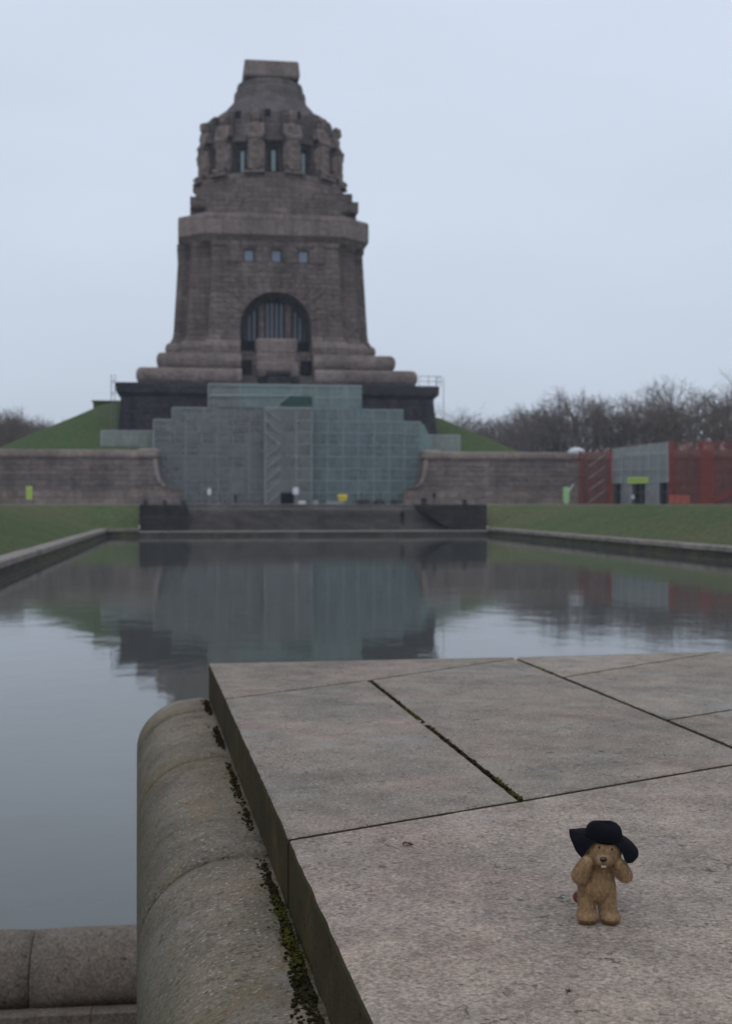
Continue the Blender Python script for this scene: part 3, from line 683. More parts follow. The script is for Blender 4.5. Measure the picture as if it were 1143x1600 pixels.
def tubeset(bm, p, q, n, ztop, inner=1.0):
    d = (q - p).normalized(); nr = Vector((-d.y, d.x)) * .25
    for i in range(n + 1):
        for off in (1, 1 + inner * 3):
            c = p.lerp(q, i / n) + nr * off; bar(bm, (c.x, c.y, PLAZA), (c.x, c.y, ztop), .05)
    for z in (5.5, 7.5, 9.5, 11.5):
        for off in (1, 1 + inner * 3): a, b = p + nr * off, q + nr * off; bar(bm, (a.x, a.y, z), (b.x, b.y, z), .045)
f1 = .40
P1 = along(A, B, f1)
red, gate, tb = BM(), BM(), BM()
def strip(p, q, *z, **k_):
    b = BM(); panel(b, p, q, *z, **k_); obj('netting_strip', b, M['net_red2'], rs, True)
for i in range(3): panel(red, along(A, P1, i / 3), along(A, P1, (i + 1) / 3), PLAZA, 12.4 + .12 * i, None, 12.5 + .12 * i)
for p, q in ((A, along(A, B, .03)), (along(A, B, .34), P1)): strip(p + Vector((-.05, -.05)), q + Vector((-.05, -.05)), PLAZA, 12.5, amp=.03)
tubeset(tb, A, P1, 3, 12.6); obj('netting', red, M['net_red'], rs, True); red = BM()
for i in range(6):
    p, q = along(P1, B, i / 6), along(P1, B, (i + 1) / 6); panel(gate, p, q, 7.0, 12.75 + .12 * i, None, 12.87 + .12 * i)
gs = BM(); dd = (B - P1).normalized(); fr = Vector((dd.y, -dd.x)) * .22
for i in range(7):
    c = along(P1, B, i / 6) + fr; bar(gs, (c.x, c.y, PLAZA if i in (1, 2, 4, 5) else 7.), (c.x, c.y, 12.8 + .12 * i), .055)
for z in (7.05, 9.1, 11.2):
    a, b = P1 + fr, B + fr; bar(gs, (a.x, a.y, z), (b.x, b.y, z + (.5 if z > 11 else .1)), .06)
obj('netting_seam', gs, M['seam'], rs)
def curtain(u0, u1):
    p, q = along(P1, B, u0), along(P1, B, u1)
    panel(gate, p, q, PLAZA + .05, 7.0, amp=.4, nx=8)
curtain(.17, .36); curtain(.58, .84)
tubeset(tb, P1, B, 6, 13.4)
n = 12
for i in range(n):
    p, q = along(B, C, i / n), along(B, C, (i + 1) / n); lo = PLAZA if i < 3 else PLAZA + (i - 3) * 1.15
    panel(red, p, q, lo if lo < 12 else 12, 13.5, (PLAZA if i < 2 else min(12, PLAZA + (i - 2) * 1.15)), 13.5)
for p, q in ((along(B, C, .0), along(B, C, .02)), (along(B, C, .115), along(B, C, .165))): strip(p + Vector((0, -.1)), q + Vector((0, -.1)), PLAZA, 13.6, amp=.03)
tubeset(tb, B, C, n, 13.6)
p, q = along(B, C, .16), along(B, C, .42)
strip(p + Vector((0, -.15)), q + Vector((0, -.15)), PLAZA + .1, PLAZA + 1.2, 8.3, 9.4, amp=.02)
obj('netting', red, M['net_red'], rs, True); obj('netting', gate, M['net_gate'], rs, True); obj('tube_frame', tb, M['tubedark'], rs)
bm = BM(); d = (P1 - A).normalized(); nr = Vector((d.y, -d.x)) * .12
for k in range(4):
    a, b = along(A, P1, .3) + nr, along(A, P1, .75) + nr; bar(bm, (a.x, a.y, PLAZA + .3 + 2 * k), (b.x, b.y, PLAZA + 2.2 + 2 * k), .06)
obj('stair_flight', bm, M['tube'], rs)
bm = BM(); d = (B - P1).normalized(); back = Vector((-d.y, d.x)) * .8
for u0, u1 in ((.01, .165), (.365, .575), (.845, .99)):
    bm = BM(); a, b = along(P1, B, u0) + back, along(P1, B, u1) + back; loft(bm, [[(a.x, a.y, z), (b.x, b.y, z), (b.x + .05, b.y + .05, z), (a.x + .05, a.y + .05, z)] for z in (PLAZA, 7.0)]); obj('dark_doorway', bm, M['void'], rs)
p = along(P1, B, .47); ang = math.atan2((B - P1).y, (B - P1).x)
t = thing('banner_sign', 'lime green banner sign above the middle doorway in the grey netting', 'sign', (p.x - .25, p.y - .3, 6.9), ang)
bm = BM(); box(bm, -1.9, 1.9, -.06, 0, 0, 1.0); obj('board', bm, M['lime'], t)
bm = BM(); x = -1.6
for w in (.3, .22, .4, .26, .34, .2, .44, .3, .28): box(bm, x, x + w * .8, -.075, -.062, .38 + rng.uniform(0, .05), .62); x += w + .05
obj('lettering', bm, M['dgreen'], t)

def board_sign(name, label, loc, w, h, m, foot=.3, rz=0):
    t = thing(name, label, 'sign', loc, rz)
    bm = BM(); sweep(bm, [(-w / 2, -.09), (w / 2, -.09), (w / 2, .09), (-w / 2, .09)], [(0, foot), (.02, foot + .05), (.02, foot + h - .05), (-.03, foot + h)]); obj('board', bm, M[m], t)
    bm = BM(); box(bm, -w * .3, w * .3, -.1, -.092, foot + h * .35, foot + h * .42); box(bm, -w * .3, w * .1, -.1, -.092, foot + h * .5, foot + h * .55); obj('print_mark', bm, M['dgreen'] if m != 'white' else M['grey'], t)
    bm = BM()
    for s in (-1, 1): bar(bm, (s * w * .3, 0, 0), (s * w * .3, 0, foot + .1), .04)
    box(bm, -w * .5, w * .5, -.25, .25, 0, .05); obj('foot', bm, M['grey'], t)
board_sign('banner_stand', 'lime green upright banner stand before the left terrace wall', (-24.9, 200.4, PLAZA), .9, 2.1, 'lime', .75)
board_sign('banner_stand', 'pale mint green upright banner stand beside the red netting', (60.9, 198.0, PLAZA), .95, 2.6, 'mint', .25)
board_sign('notice_board', 'small white notice board on posts before the left part of the netting', (3.0, 201.5, PLAZA), .5, 1.0, 'white', 1.5)
board_sign('notice_board', 'white notice board on posts beside the dark doorway of the netting', (16.75, 200.4, PLAZA), .85, 1.1, 'white', 1.6)

t = thing('drain_pipe', 'white slanted pipe leaning at the left edge of the red netting', 'pipe', (63.4, 203.2, PLAZA)); bm = BM(); bar(bm, (-.9, 0, 0), (-.4, 0, 2.2), .12); bar(bm, (-.4, 0, 2.2), (.4, .1, 3.4), .1); obj('pipe_tube', bm, M['white'], t)
bm = BM(); bar(bm, (-1.1, 0, .05), (-.7, 0, .05), .16); obj('pipe_mouth', bm, M['grey'], t)
b = BM(); ell(b, (0, 0, .3), (1.4, .9, .75)); ell(b, (-.8, .1, .2), (.7, .7, .5)); ell(b, (.9, 0, .2), (.7, .6, .45)); b = baked(b, [('REMESH', dict(mode='VOXEL', voxel_size=.12)), ('SMOOTH', dict(factor=.5, iterations=4))])
tag(obj('sheet_bundle', b, M['white'], None, True, (65.3, 206.4, 12.2)), 'white bundled sheet lying on the terrace wall by the red netting', 'bundle')
bm = BM()
for x in (-1.2, 1.2): bar(bm, (x, 0, 0), (x, 0, 3.1), .05)
bar(bm, (-1.2, 0, 3.1), (1.2, 0, 3.1), .05); bar(bm, (-1.2, 0, 2.2), (1.2, 0, 2.2), .03); tag(obj('tube_portal', bm, M['tubedark'], loc=(64.2, 207.6, 12.3)), 'thin dark tube frame standing on the wall above the white bundle', 'frame')

# barriers by the gate
fb = None
for i, lb in enumerate(('orange site barrier nearest the grey gate netting', 'orange site barrier in the middle before the red netting', 'orange site barrier farthest right before the red netting')):
    loc = (75.0 + i * 1.0, 187.6 - i * .25, PLAZA)
    if fb is None:
        fb = thing('site_barrier', lb, 'barrier', loc, R(-12), 'orange barriers by the gate'); bm = BM()
        for x in (-.5, .5): box(bm, x - .05, x + .05, -.05, .05, 0, 1.45)
        for z in (.25, 1.35): box(bm, -.5, .5, -.04, .04, z, z + .1)
        for j in range(6): box(bm, -.42 + j * .15, -.34 + j * .15, -.03, .03, .35, 1.35)
        obj('barrier_grid', bm, M['orange'], fb); bm = BM()
        bm.free()
        for x in (-.45, .45): bm = BM(); box(bm, x - .08, x + .08, -.35, .35, -.0, .06); obj('barrier_foot', bm, M['grey'], fb)
    else: dup(fb, loc, R(-12 + i * 9), lb)

# site clutter on the plaza before the netting
t = thing('yellow_container', 'bright yellow site container standing on grey boards', 'container', (24.1, 198.6, PLAZA + .55))
bm = BM(); loft(bm, [[(-.6, -.4, 0), (.6, -.4, 0), (.6, .4, 0), (-.6, .4, 0)], [(-.75, -.5, .75), (.75, -.5, .75), (.75, .5, .75), (-.75, .5, .75)]]); obj('tub', bm, M['yellow'], t)
bm = BM(); loft(bm, [[(-.8, -.55, .75), (.8, -.55, .75), (.8, .55, .75), (-.8, .55, .75)], [(-.7, -.45, 1.05), (.7, -.45, 1.05), (.7, .3, 1.05), (-.7, .3, 1.05)]]); obj('lid', bm, M['yellow'], t)
bm = BM()
for i in range(6):
    d = rng.uniform(-.15, .15); box(bm, -1.5 + d, 1.3 + d, -.6, .6, i * .09, i * .09 + .07)
tag(obj('board_stack', bm, M['grey'], loc=(23.0, 198.7, PLAZA + .02)), 'low stack of pale grey boards under the yellow container', 'boards')
bm = BM(); box(bm, -.55, .55, -.35, .35, .08, .5); box(bm, -.6, .6, -.4, .4, .5, .58)
for x in (-.4, .4): box(bm, x - .08, x + .08, -.3, .3, 0, .08)
tag(obj('tool_chest', bm, M['white'], loc=(17.7, 199.6, PLAZA + .01)), 'small white chest on the plaza by the white notice board', 'chest')
bm = BM(); box(bm, -.4, .4, -.3, .3, .0, .42); loft(bm, [[(-.42, -.32, .42), (.42, -.32, .42), (.42, .32, .42), (-.42, .32, .42)], [(-.3, -.25, .6), (.3, -.25, .6), (.3, .25, .6), (-.3, .25, .6)]])
tag(obj('tool_chest', bm, M['grey'], loc=(19.9, 199.4, PLAZA + .01)), 'small grey chest between the white chest and the grey boards', 'chest')
fb = None
for x, lb in ((27.7, 'dark covered pile nearest the yellow container'), (30.3, 'dark covered pile in the middle of the three by the teal netting'), (32.8, 'dark covered pile nearest the right terrace wall')):
    if fb is None:
        b = BM(); ell(b, (0, 0, .35), (1.15, .7, .5)); ell(b, (-.4, 0, .5), (.6, .5, .4)); ell(b, (.5, .1, .45), (.5, .5, .4)); box(b, -1.05, 1.05, -.6, .6, 0, .3)
        b = baked(b, [('REMESH', dict(mode='VOXEL', voxel_size=.1)), ('SMOOTH', dict(factor=.5, iterations=2))])
        fb = o = obj('covered_pile', b, M['char'], None, True)
    else: o = fb.copy(); COL.objects.link(o)
    o.location = (x, 200.5, PLAZA); o.rotation_euler = (0, 0, x); tag(o, lb, 'pile', 'dark covered piles before the netting')

# ------------------------------------------------------------------ people, tiny in the distance
def person(label, loc, rz, top, legs, hair, h=1.72, stride=.12):
    bm = BM(); sk = bm.verts.layers.skin.verify(); V = {}
    def v(n, p, r): x = bm.verts.new(p); x[sk].radius = (r, r * .85); V[n] = x; return x
    v('pel', (0, 0, .95), .15); v('wai', (0, 0, 1.12), .135); v('che', (0, 0, 1.35), .165); v('nec', (0, 0, 1.5), .06); v('hea', (0, -.02, 1.6), .095); v('top', (0, -.01, 1.7), .085)
    for s, nm in ((-1, 'l'), (1, 'r')):
        v('sh' + nm, (s * .17, 0, 1.42), .075); v('el' + nm, (s * .25, .02, 1.15), .055); v('wr' + nm, (s * .25, -.06, .92), .04); v('ha' + nm, (s * .245, -.08, .83), .042)
        v('hi' + nm, (s * .09, 0, .88), .1); v('kn' + nm, (s * .1, -s * stride * .5, .5), .07); v('an' + nm, (s * .1, -s * stride, .09), .05); v('to' + nm, (s * .11, -s * stride - .16, .045), .045)
    E_ = [('pel', 'wai'), ('wai', 'che'), ('che', 'nec'), ('nec', 'hea'), ('hea', 'top')]
    for nm in 'lr': E_ += [('che', 'sh' + nm), ('sh' + nm, 'el' + nm), ('el' + nm, 'wr' + nm), ('wr' + nm, 'ha' + nm), ('pel', 'hi' + nm), ('hi' + nm, 'kn' + nm), ('kn' + nm, 'an' + nm), ('an' + nm, 'to' + nm)]
    for a, b in E_: bm.edges.new((V[a], V[b]))
    V['pel'][sk].use_root = True
    b = baked(bm, [('SKIN', dict(use_smooth_shade=True)), ('SUBSURF', dict(levels=1))])
    for f in b.faces:
        c = f.calc_center_median(); f.material_index = 0 if c.z > 1.51 or (abs(c.x) > .2 and c.z < .9) else (1 if c.z > .88 else (2 if c.z > .09 else 3))
    o = obj('person', b, [M['skin'], top, legs, M['char']], None, True, loc); o.rotation_euler = (0, 0, rz); o.scale = (h / 1.76,) * 3; tag(o, label, 'person')
    b = BM(); ell(b, (0, .015, 1.68), (.105, .115, .1), None, 12, 8); ell(b, (0, .05, 1.6), (.1, .08, .12), None, 12, 8); obj('hair', b, hair, o, True); return o
M['skin'] = plain('skin', (.42, .26, .19), .6, .3, .05); M['hair'] = plain('dark_hair', (.03, .022, .018), .7, .3)
M['navy'] = plain('dark_navy_cloth', (.02, .022, .032), .9, .1); M['black'] = plain('black_cloth', (.014, .014, .016), .9, .1)
M['paleblue'] = plain('pale_blue_cloth', (.5, .58, .66), .9, .1, .05); M['jean'] = plain('grey_blue_cloth', (.07, .08, .1), .9, .1)
person('person in dark clothes standing on the far steps above the water', (24.4, 143.2, 1.14), R(160), M['navy'], M['black'], M['hair'])
person('person in dark clothes on the plaza left of the netting stair tower', (6.8, 190.9, PLAZA + .01), R(30), M['black'], M['black'], M['hair'])
person('person in a dark coat standing behind the right stair block', (29.9, 152.0, PLAZA + .01), R(-60), M['navy'], M['jean'], M['hair'])
person('person in a pale blue jacket walking before the middle doorway of the gate', (69.6, 190.6, PLAZA + .01), R(20), M['paleblue'], M['jean'], M['hair'])

# ------------------------------------------------------------------ bare trees
def bare_tree(seed, H):
    r = random.Random(seed); tr, cr = BM(), BM()
    def grow(p, d, ln, rad, lev):
        q = p + d * ln; b = tr if lev < 3 else cr
        n = 5 if lev < 2 else (4 if lev == 2 else 3)
        mid = p + d * ln * .5 + Vector((r.uniform(-1, 1), r.uniform(-1, 1), r.uniform(-.3, .3))) * ln * .06
        bar(b, p, mid, rad, n, rad * .82); bar(b, mid, q, rad * .82, n, rad * .6 if lev < 5 else rad * .3)
        if lev >= 5 or ln < .5: return
        k = {0: 4, 1: 3, 2: 4, 3: 4, 4: 3}[lev]
        for i in range(k):
            az = r.uniform(0, 6.283); sp_ = r.uniform(.4, 1.05) if lev > 1 else r.uniform(.25, .68)
            u = d.orthogonal().normalized(); v = d.cross(u); nd = (d * math.cos(sp_) + (u * math.cos(az) + v * math.sin(az)) * math.sin(sp_)); nd.z += .10 if lev < 2 else (.04 if lev < 4 else 0.); nd.normalize()
            grow(p.lerp(q, r.uniform(.55, 1.) if i else 1.), nd, ln * (r.uniform(.66, .84) if lev < 3 else r.uniform(.52, .74)), max(rad * r.uniform(.46, .6), .016), lev + 1)
    h0 = H * .26; grow(Vector((0, 0, -.3)), Vector((r.uniform(-.05, .05), r.uniform(-.05, .05), 1)).normalized(), h0, H * .017, 0)
    return tr, cr
TV = []
for sd_ in range(6):
    a, b = bare_tree(100 + sd_, 24); ma = bpy.data.meshes.new('trunk'); a.to_mesh(ma); a.free(); ma.materials.append(M['bark'])
    mb = bpy.data.meshes.new('crown'); b.to_mesh(mb); b.free(); mb.materials.append(M['twig'])
    zt = max(v.co.z for v in mb.vertices); TV.append((ma, mb, zt))
def tree(x, y, H, label, group, v):
    ma, mb, zt = TV[v]; t = thing('bare_tree', label, 'tree', (x, y, PLAZA - .1), rng.uniform(0, 6.28), group); s = H / zt; t.scale = (s * rng.uniform(.95, 1.2), s * rng.uniform(.95, 1.2), s)
    for n_, m in (('trunk', ma), ('crown', mb)): link(bpy.data.objects.new(n_, m), t)
def uof(x, y): 
    d = x * math.sin(R(8)) + y * math.cos(R(8)); return 571.5 + 1950 * (x * math.cos(R(8)) - y * math.sin(R(8))) / d, d
def rlabel(u):
    if u < 815: return 'bare winter tree beyond the right grass mound', 'trees beyond the right mound'
    if u < 930: return 'bare winter tree behind the right terrace wall', 'trees behind the right terrace wall'
    if u < 1045: return 'bare winter tree rising behind the grey gate netting', 'trees behind the grey gate netting'
    return 'bare winter tree rising behind the tall red netting', 'trees behind the red netting'
i = 0
for row, (off, st) in enumerate(((0, 10.5), (12, 12.), (26, 14.))):
    y = 238 + row * 3
    while y < 440:
        x = 107 - .115 * (y - 238) + off + rng.uniform(-3, 3); u, d = uof(x, y)
        if 700 < u < 1190:
            vt = 586 + (1143 - u) / 413 * 58 if u < 1143 else 586; H = (787 - vt) * d / 1950 * rng.uniform(.74, 1.08)
            if row == 0 and rng.random() < .15: H *= .8
            lb = rlabel(u); tree(x, y, min(H * 1.06, 34), lb[0], lb[1], i % 6); i += 1
        y += st * rng.uniform(.75, 1.25)
for row, (off, st) in enumerate(((0, 8.), (-9, 9.), (-20, 10.))):
    y = 296 + row * 4
    while y < 440:
        x = -43 - .03 * (y - 300) + off + rng.uniform(-2.5, 2.5); u, d = uof(x, y)
        if -60 < u < 150:
            vt = 632 + max(u, 0) / 75 * 20; H = (787 - vt) * d / 1950 * rng.uniform(.88, 1.04); tree(x, y, H, 'bare winter tree beyond the left grass mound', 'trees beyond the left mound', i % 6); i += 1
        y += st * rng.uniform(.75, 1.25)

# ------------------------------------------------------------------ near parapet: granite slabs, rounded coping, moss
ZS = EYE - .623; TH = .13; ZR = ZS - TH
M['grit'] = plain('slab_grit', (.33, .28, .24), .9, .2, .25, 400); M['pebble'] = plain('pebble_stone', (.27, .24, .2), .8, .3, .1, 60); M['leaf'] = plain('dead_leaf_brown', (.10, .05, .03), .8, .2, .2, 150)
par_m = Matrix.Rotation(R(2.4), 4, 'Z')
par = thing('stone_parapet', 'broad granite slab parapet with rounded side coping in the foreground', 'parapet', (0, 0, 0), R(2.4))
def slab(poly, mossleft=False):
    """slab with softened, slightly chipped edges"""
    g = .006; poly = offset(poly, -g); pts = []
    for i, p in enumerate(poly):
        q = Vector(poly[(i + 1) % len(poly)]); p = Vector(p); n = max(1, int((q - p).length / .035))
        for j in range(n): pts.append(p.lerp(q, j / n))
    n = len(pts); ring = []
    for i, p in enumerate(pts):
        tdir = (pts[(i + 1) % n] - pts[i - 1]).normalized(); nr = Vector((tdir.y, -tdir.x))
        ring.append((p, nr, .0022 * noise.noise((p.x * 21, p.y * 21, 1)) + .0016 * noise.noise((p.x * 60, p.y * 60, 5))))
    bm = BM(); rings = []
    for d, z in ((0, ZR - .002), (0, ZS - .009), (-.0022, ZS - .003), (-.007, ZS - .0004), (-.014, ZS)):
        rings.append([(p.x + nr.x * (d + j), p.y + nr.y * (d + j), z) for p, nr, j in ring])
    loft(bm, rings)
    bmesh.ops.recalc_face_normals(bm, faces=bm.faces[:])
    for f in bm.faces:
        c = f.calc_center_median()
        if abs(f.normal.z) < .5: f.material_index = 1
    return obj('granite_slab', bm, [M['slabrosy' if poly[0][1] < 0 else 'slab'], M['slabmoss']], par)
XL = .27
for pl in ([(XL, -.4), (3., -.4), (3., 3.46), (1.5, 2.82), (.796, 2.519), (XL, 2.3)],
           [(XL, 2.3), (.796, 2.519), (.812, 4.34), (XL, 3.998)],
           [(.796, 2.519), (1.5, 2.82), (1.503, 4.845), (.812, 4.34)],
           [(XL, 3.998), (.812, 4.34), (1.503, 4.845), (1.515, 4.885), (XL, 4.91)],
           [(1.5, 2.82), (3., 3.46), (3., 4.13), (1.503, 3.385)],
           [(1.503, 3.385), (3., 4.13), (3., 4.94), (2.43, 4.915), (1.505, 4.285)],
           [(1.505, 4.285), (2.43, 4.915), (1.515, 4.885), (1.503, 4.845)],
           [(3., -.4), (5., -.4), (5., 2.6), (3., 2.6)], [(3., 2.6), (5., 2.6), (5., 5.0), (3., 4.94)]): slab(pl)
bm = BM(); box(bm, XL + .03, 4.98, -.38, 4.87, .2, ZR - .004); obj('parapet_core', bm, M['nearwall'], par)
bm = BM(); box(bm, XL + .02, 4.97, -.38, 4.86, ZR - .003, ZS - .03); obj('joint_fill', bm, M['joint'], par)
bm = BM(); box(bm, .02, XL + .03, -.38, 4.88, .25, ZR - .25); loft(bm, [[(.205 - .183 * math.sin(a), y, ZR - .026 - .185 * (1 - math.cos(a))) for a in [math.pi / 2 * i / 10 for i in range(11)]] + [(XL, y, ZR - .22), (XL, y, ZR - .026)] for y in (-.38, 4.88)]); obj('joint_mortar', bm, M['joint'], par)
# rounded coping stones along the left side
prof = [(XL + .02, ZR - .3), (XL + .02, ZR - .004), (XL - .012, ZR - .004), (XL - .03, ZR)]
for i in range(1, 15):
    a = math.pi / 2 * i / 14; prof.append((.205 - .205 * math.sin(a) * 1.0, ZR - .005 - .185 * (1 - math.cos(a))))
prof += [(0, ZR - .45), (.0, .2), (XL + .02, .2)]
def rollstone(y0, y1):
    bm = BM(); n = max(2, int((y1 - y0) / .04)); ringsr = []
    for i in range(n + 1):
        y = y0 + (y1 - y0) * i / n; e = min(y - y0, y1 - y); sh = .004 * max(0, 1 - e / .012); r_ = []
        for k_, (x, z) in enumerate(prof):
            jx = .0022 * noise.noise((x * 9, y * 6, z * 9)); r_.append((x + (sh if x < .2 else 0) + jx * (0 if z < .3 else 1), y, z - (sh if z > ZR - .2 else 0) + jx))
        ringsr.append(r_)
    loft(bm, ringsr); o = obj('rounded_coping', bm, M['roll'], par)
    for p in o.data.polygons: p.use_smooth = True
    return o
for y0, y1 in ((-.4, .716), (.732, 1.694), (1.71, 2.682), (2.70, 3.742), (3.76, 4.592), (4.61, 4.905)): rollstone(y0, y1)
# moss in the joints: many tiny tufts, nobody could count them
def moss(name, spots, m, rmin, rmax, label):
    bm = BM()
    for x, y, z in spots:
        r = rng.uniform(rmin, rmax); mt = Matrix.Translation((x, y, z)) @ Matrix.Rotation(rng.uniform(0, 6), 4, 'Z') @ Matrix.Diagonal((r * rng.uniform(.7, 1.5), r * rng.uniform(.7, 1.5), r * rng.uniform(.45, .9), 1))
        vs = bmesh.ops.create_icosphere(bm, subdivisions=1, radius=1, matrix=mt)['verts']
        for v in vs: v.co += Vector((rng.uniform(-1, 1), rng.uniform(-1, 1), rng.uniform(-1, 1))) * r * .25
    o = obj(name, bm, m, par); o['kind'] = 'stuff'; return o
sp_ = []; sd2 = []
for i in range(4200):
    y = rng.uniform(.9, 4.8); dens = .26 + 1.3 * noise.noise((y * 3.1, 2, 0)); 
    if rng.random() < dens: (sp_ if noise.noise((y * 5, 7, 0)) > .3 else sd2).append((XL - .004 - abs(rng.gauss(0, .010)), y, ZR + rng.uniform(-.004, .006)))
for i in range(1500):
    y = rng.uniform(1.2, 2.45); w = .07 * (.6 + .6 * noise.noise((y * 9, 4, 4))) * (1 - abs(y - 1.6) / .9); 
    if w > 0: sd2.append((XL - .004 - rng.random() * max(.01, w), y, ZR + rng.uniform(-.004, .003)))
for yc, nn in ((2.3, 60), (2.14, 130), (2.02, 60)):
    for i in range(nn): sp_.append((XL - .012 + rng.gauss(0, .007), yc + rng.gauss(0, .03), ZR + rng.uniform(0, .012)))
moss('moss_strip', sp_, M['moss'], .0016, .0042, ''); moss('soil_strip', sd2, M['mossdark'], .0016, .0048, '')
jm, jd = [], []
for i in range(270):
    y = rng.uniform(2.54, 4.3); p = (.804 + rng.gauss(0, .0035), y, ZS - .006 + rng.uniform(-.006, .004))
    (jm if (noise.noise((y * 4, 3, 1)) > .1 or y < 2.75) and rng.random() < .8 else jd).append(p)
for i in range(200):
    y = rng.uniform(2.85, 4.8); jd.append((1.503 + rng.gauss(0, .003), y, ZS - .009 + rng.uniform(-.006, .002)))
for i in range(30): jm.append((1.503 + rng.gauss(0, .004), 4.5 + rng.gauss(0, .06), ZS - .004)); 
for i in range(240):
    f = rng.random(); jd.append((XL + f * 1.23, 2.3 + f * .52 + rng.gauss(0, .0025), ZS - .009 + rng.uniform(-.005, .002)))
moss('joint_moss', jm, M['moss'], .003, .008, ''); moss('joint_soil', jd, M['mossdark'], .003, .007, '')

# grit, a pebble, a dead leaf and a dry tuft on the slabs
def onslab(u, v):
    d = .623 * 1950 / (v - 787); l = (u - 571.5) / 1950 * d; c_, s_ = math.cos(R(8)), math.sin(R(8)); return l * c_ + d * s_, -l * s_ + d * c_
bm = BM()
for i in range(420):
    x, y = rng.uniform(.3, 2.6), rng.uniform(1.0, 4.8); r = rng.choice((.0007, .0009, .0012, .0016, .0022))
    vs = bmesh.ops.create_icosphere(bm, subdivisions=1, radius=1, matrix=par_m @ Matrix.Translation((x, y, ZS + r * .4)) @ Matrix.Rotation(rng.uniform(0, 6), 4, 'Z') @ Matrix.Diagonal((r * 1.5, r, r * .7, 1)))['verts']
gr = obj('grit', bm, M['grit']); gr['kind'] = 'stuff'
for (u, v, r), lb in zip(((664, 1132, .009), (655, 1127, .006)), ('pale oval pebble lodged in the mossy joint between two slabs', 'smaller pebble beside the pale oval pebble in the mossy joint')):
    x, y = onslab(u, v); b = BM(); ell(b, (0, 0, 0), (r * 1.3, r * .8, r * .55), None, 12, 8)
    for w in b.verts: w.co += w.co.normalized() * r * .12 * noise.noise(w.co * 150)
    o = obj('pebble', b, M['pebble'], None, True, (x, y, ZS - .001)); o.rotation_euler = (.1, .1, 2.3); tag(o, lb, 'pebble')
x, y = onslab(888, 1552); bm = BM()
for i in range(16):
    t_ = rng.uniform(0, 6.28); ln = rng.uniform(.006, .013); p = Vector((0, 0, 0)); q = Vector((math.cos(t_) * ln, math.sin(t_) * ln, rng.uniform(.001, .004))); n_ = Vector((-math.sin(t_), math.cos(t_), 0)) * .0006
    bm.faces.new([bm.verts.new(w) for w in (p - n_, p + n_, q)])
tag(obj('dry_tuft', bm, M['mossdark'], loc=(x, y, ZS + .0005)), 'tiny dry dark tuft on the slab in front of the plush toy', 'tuft')
x, y = onslab(637, 1322); bm = BM(); g_ = []
for i in range(9):
    f = i / 8; w = .0055 * math.sin(math.pi * min(1, f * 1.02) ** .8) + .0004; z = .002 + .003 * math.sin(f * 5); g_.append([bm.verts.new((f * .024 - .012, w * s_, z + (.0025 if s_ else 0))) for s_ in (-1, 0, 1)])
for a_, b_ in zip(g_, g_[1:]):
    for j in (0, 1): bm.faces.new((a_[j], b_[j], b_[j + 1], a_[j + 1]))
o = obj('dead_leaf', bm, M['leaf'], loc=(x, y, ZS)); o.rotation_euler = (0, 0, .5); tag(o, 'small brown dead leaf on the slab left of the plush toy', 'leaf')

# near end wall of the pool, lower left
ew = thing('pool_end_wall', 'low rounded stone wall at the near end of the pool, lower left', 'wall', (0, 6.1, -.06), R(-1.5))
pr = [(-.02, 1.255), (-.03, 1.3)] + [(.19 - .225 * math.cos(a), 1.33 + .225 * math.sin(a)) for a in [math.pi * i / 14 for i in range(0, 15)]] + [(.42, 1.255)]
def ewst(x0, x1):
    bm = BM(); n = 8; rr = []
    for i in range(n + 1):
        x = x0 + (x1 - x0) * i / n; e = min(x - x0, x1 - x); s = .006 * max(0, 1 - e / .02)
        rr.append([(x, y + (s if y < .2 else -s), z - s) for y, z in pr])
    loft(bm, rr); obj('rounded_coping', bm, M['nearwall'], ew, True)
xs_ = [-9.0, -7.8, -6.5, -5.3, -4.1, -2.95, -1.8, -.765, .35, 1.5, 2.7, 3.9, 5.1]
for a, b in zip(xs_, xs_[1:]): ewst(a + .003, b - .003)
bm = BM()
for a, b in zip(xs_, xs_[1:]): box(bm, a + .302, b + .298, -.115, .5, 1.16, 1.25)
obj('wall_ledge', bm, M['nearwall'], ew); bm = BM(); box(bm, -9, 34, -.06, .45, -.5, 1.157); obj('wall_base', bm, M['nearwall'], ew)

# ------------------------------------------------------------------ the plush toy (millimetres in its own frame, faces -Y)
k = NM('plush_fur', .95, .1); nzz = k.noise(.22, 5, .75, stretch=(1, 1, .5))
k.col(k.mix((.44, .285, .15), (.25, .155, .08), k.ramp(nzz, [(.35, 0.), (.62, 1.)]))); k.b.inputs['Sheen Weight'].default_value = .25; M['fur'] = k.m
k = NM('plush_paw', .95, .1); k.col(k.mix((.24, .14, .07), (.18, .1, .05), k.noise(.1, 4))); M['paw'] = k.m
k = NM('black_felt', .95, .12); k.b.inputs['Base Color'].default_value = (.006, .006, .009, 1); k.bump(k.noise(1.1, 4), 1.2, .35); M['felt'] = k.m
M['bead'] = plain('black_bead', (.008, .007, .007), .2, .6); M['tooth'] = plain('white_felt', (.42, .34, .25), .9, .1, .05); M['redfelt'] = plain('red_brown_felt', (.17, .045, .038), .9, .1, .1, .1)
toy = thing('plush_toy', 'small brown plush toy in a black floppy hat standing on the granite slab', 'plush toy', (.602, 1.80, ZS), R(-10))
toy.scale = (.00097,) * 3
b = BM()
ell(b, (0, 3, 51), (28, 22, 25)); ell(b, (2, 4, 70), (24, 19, 21)); ell(b, (3, 2, 84), (20, 16, 12))
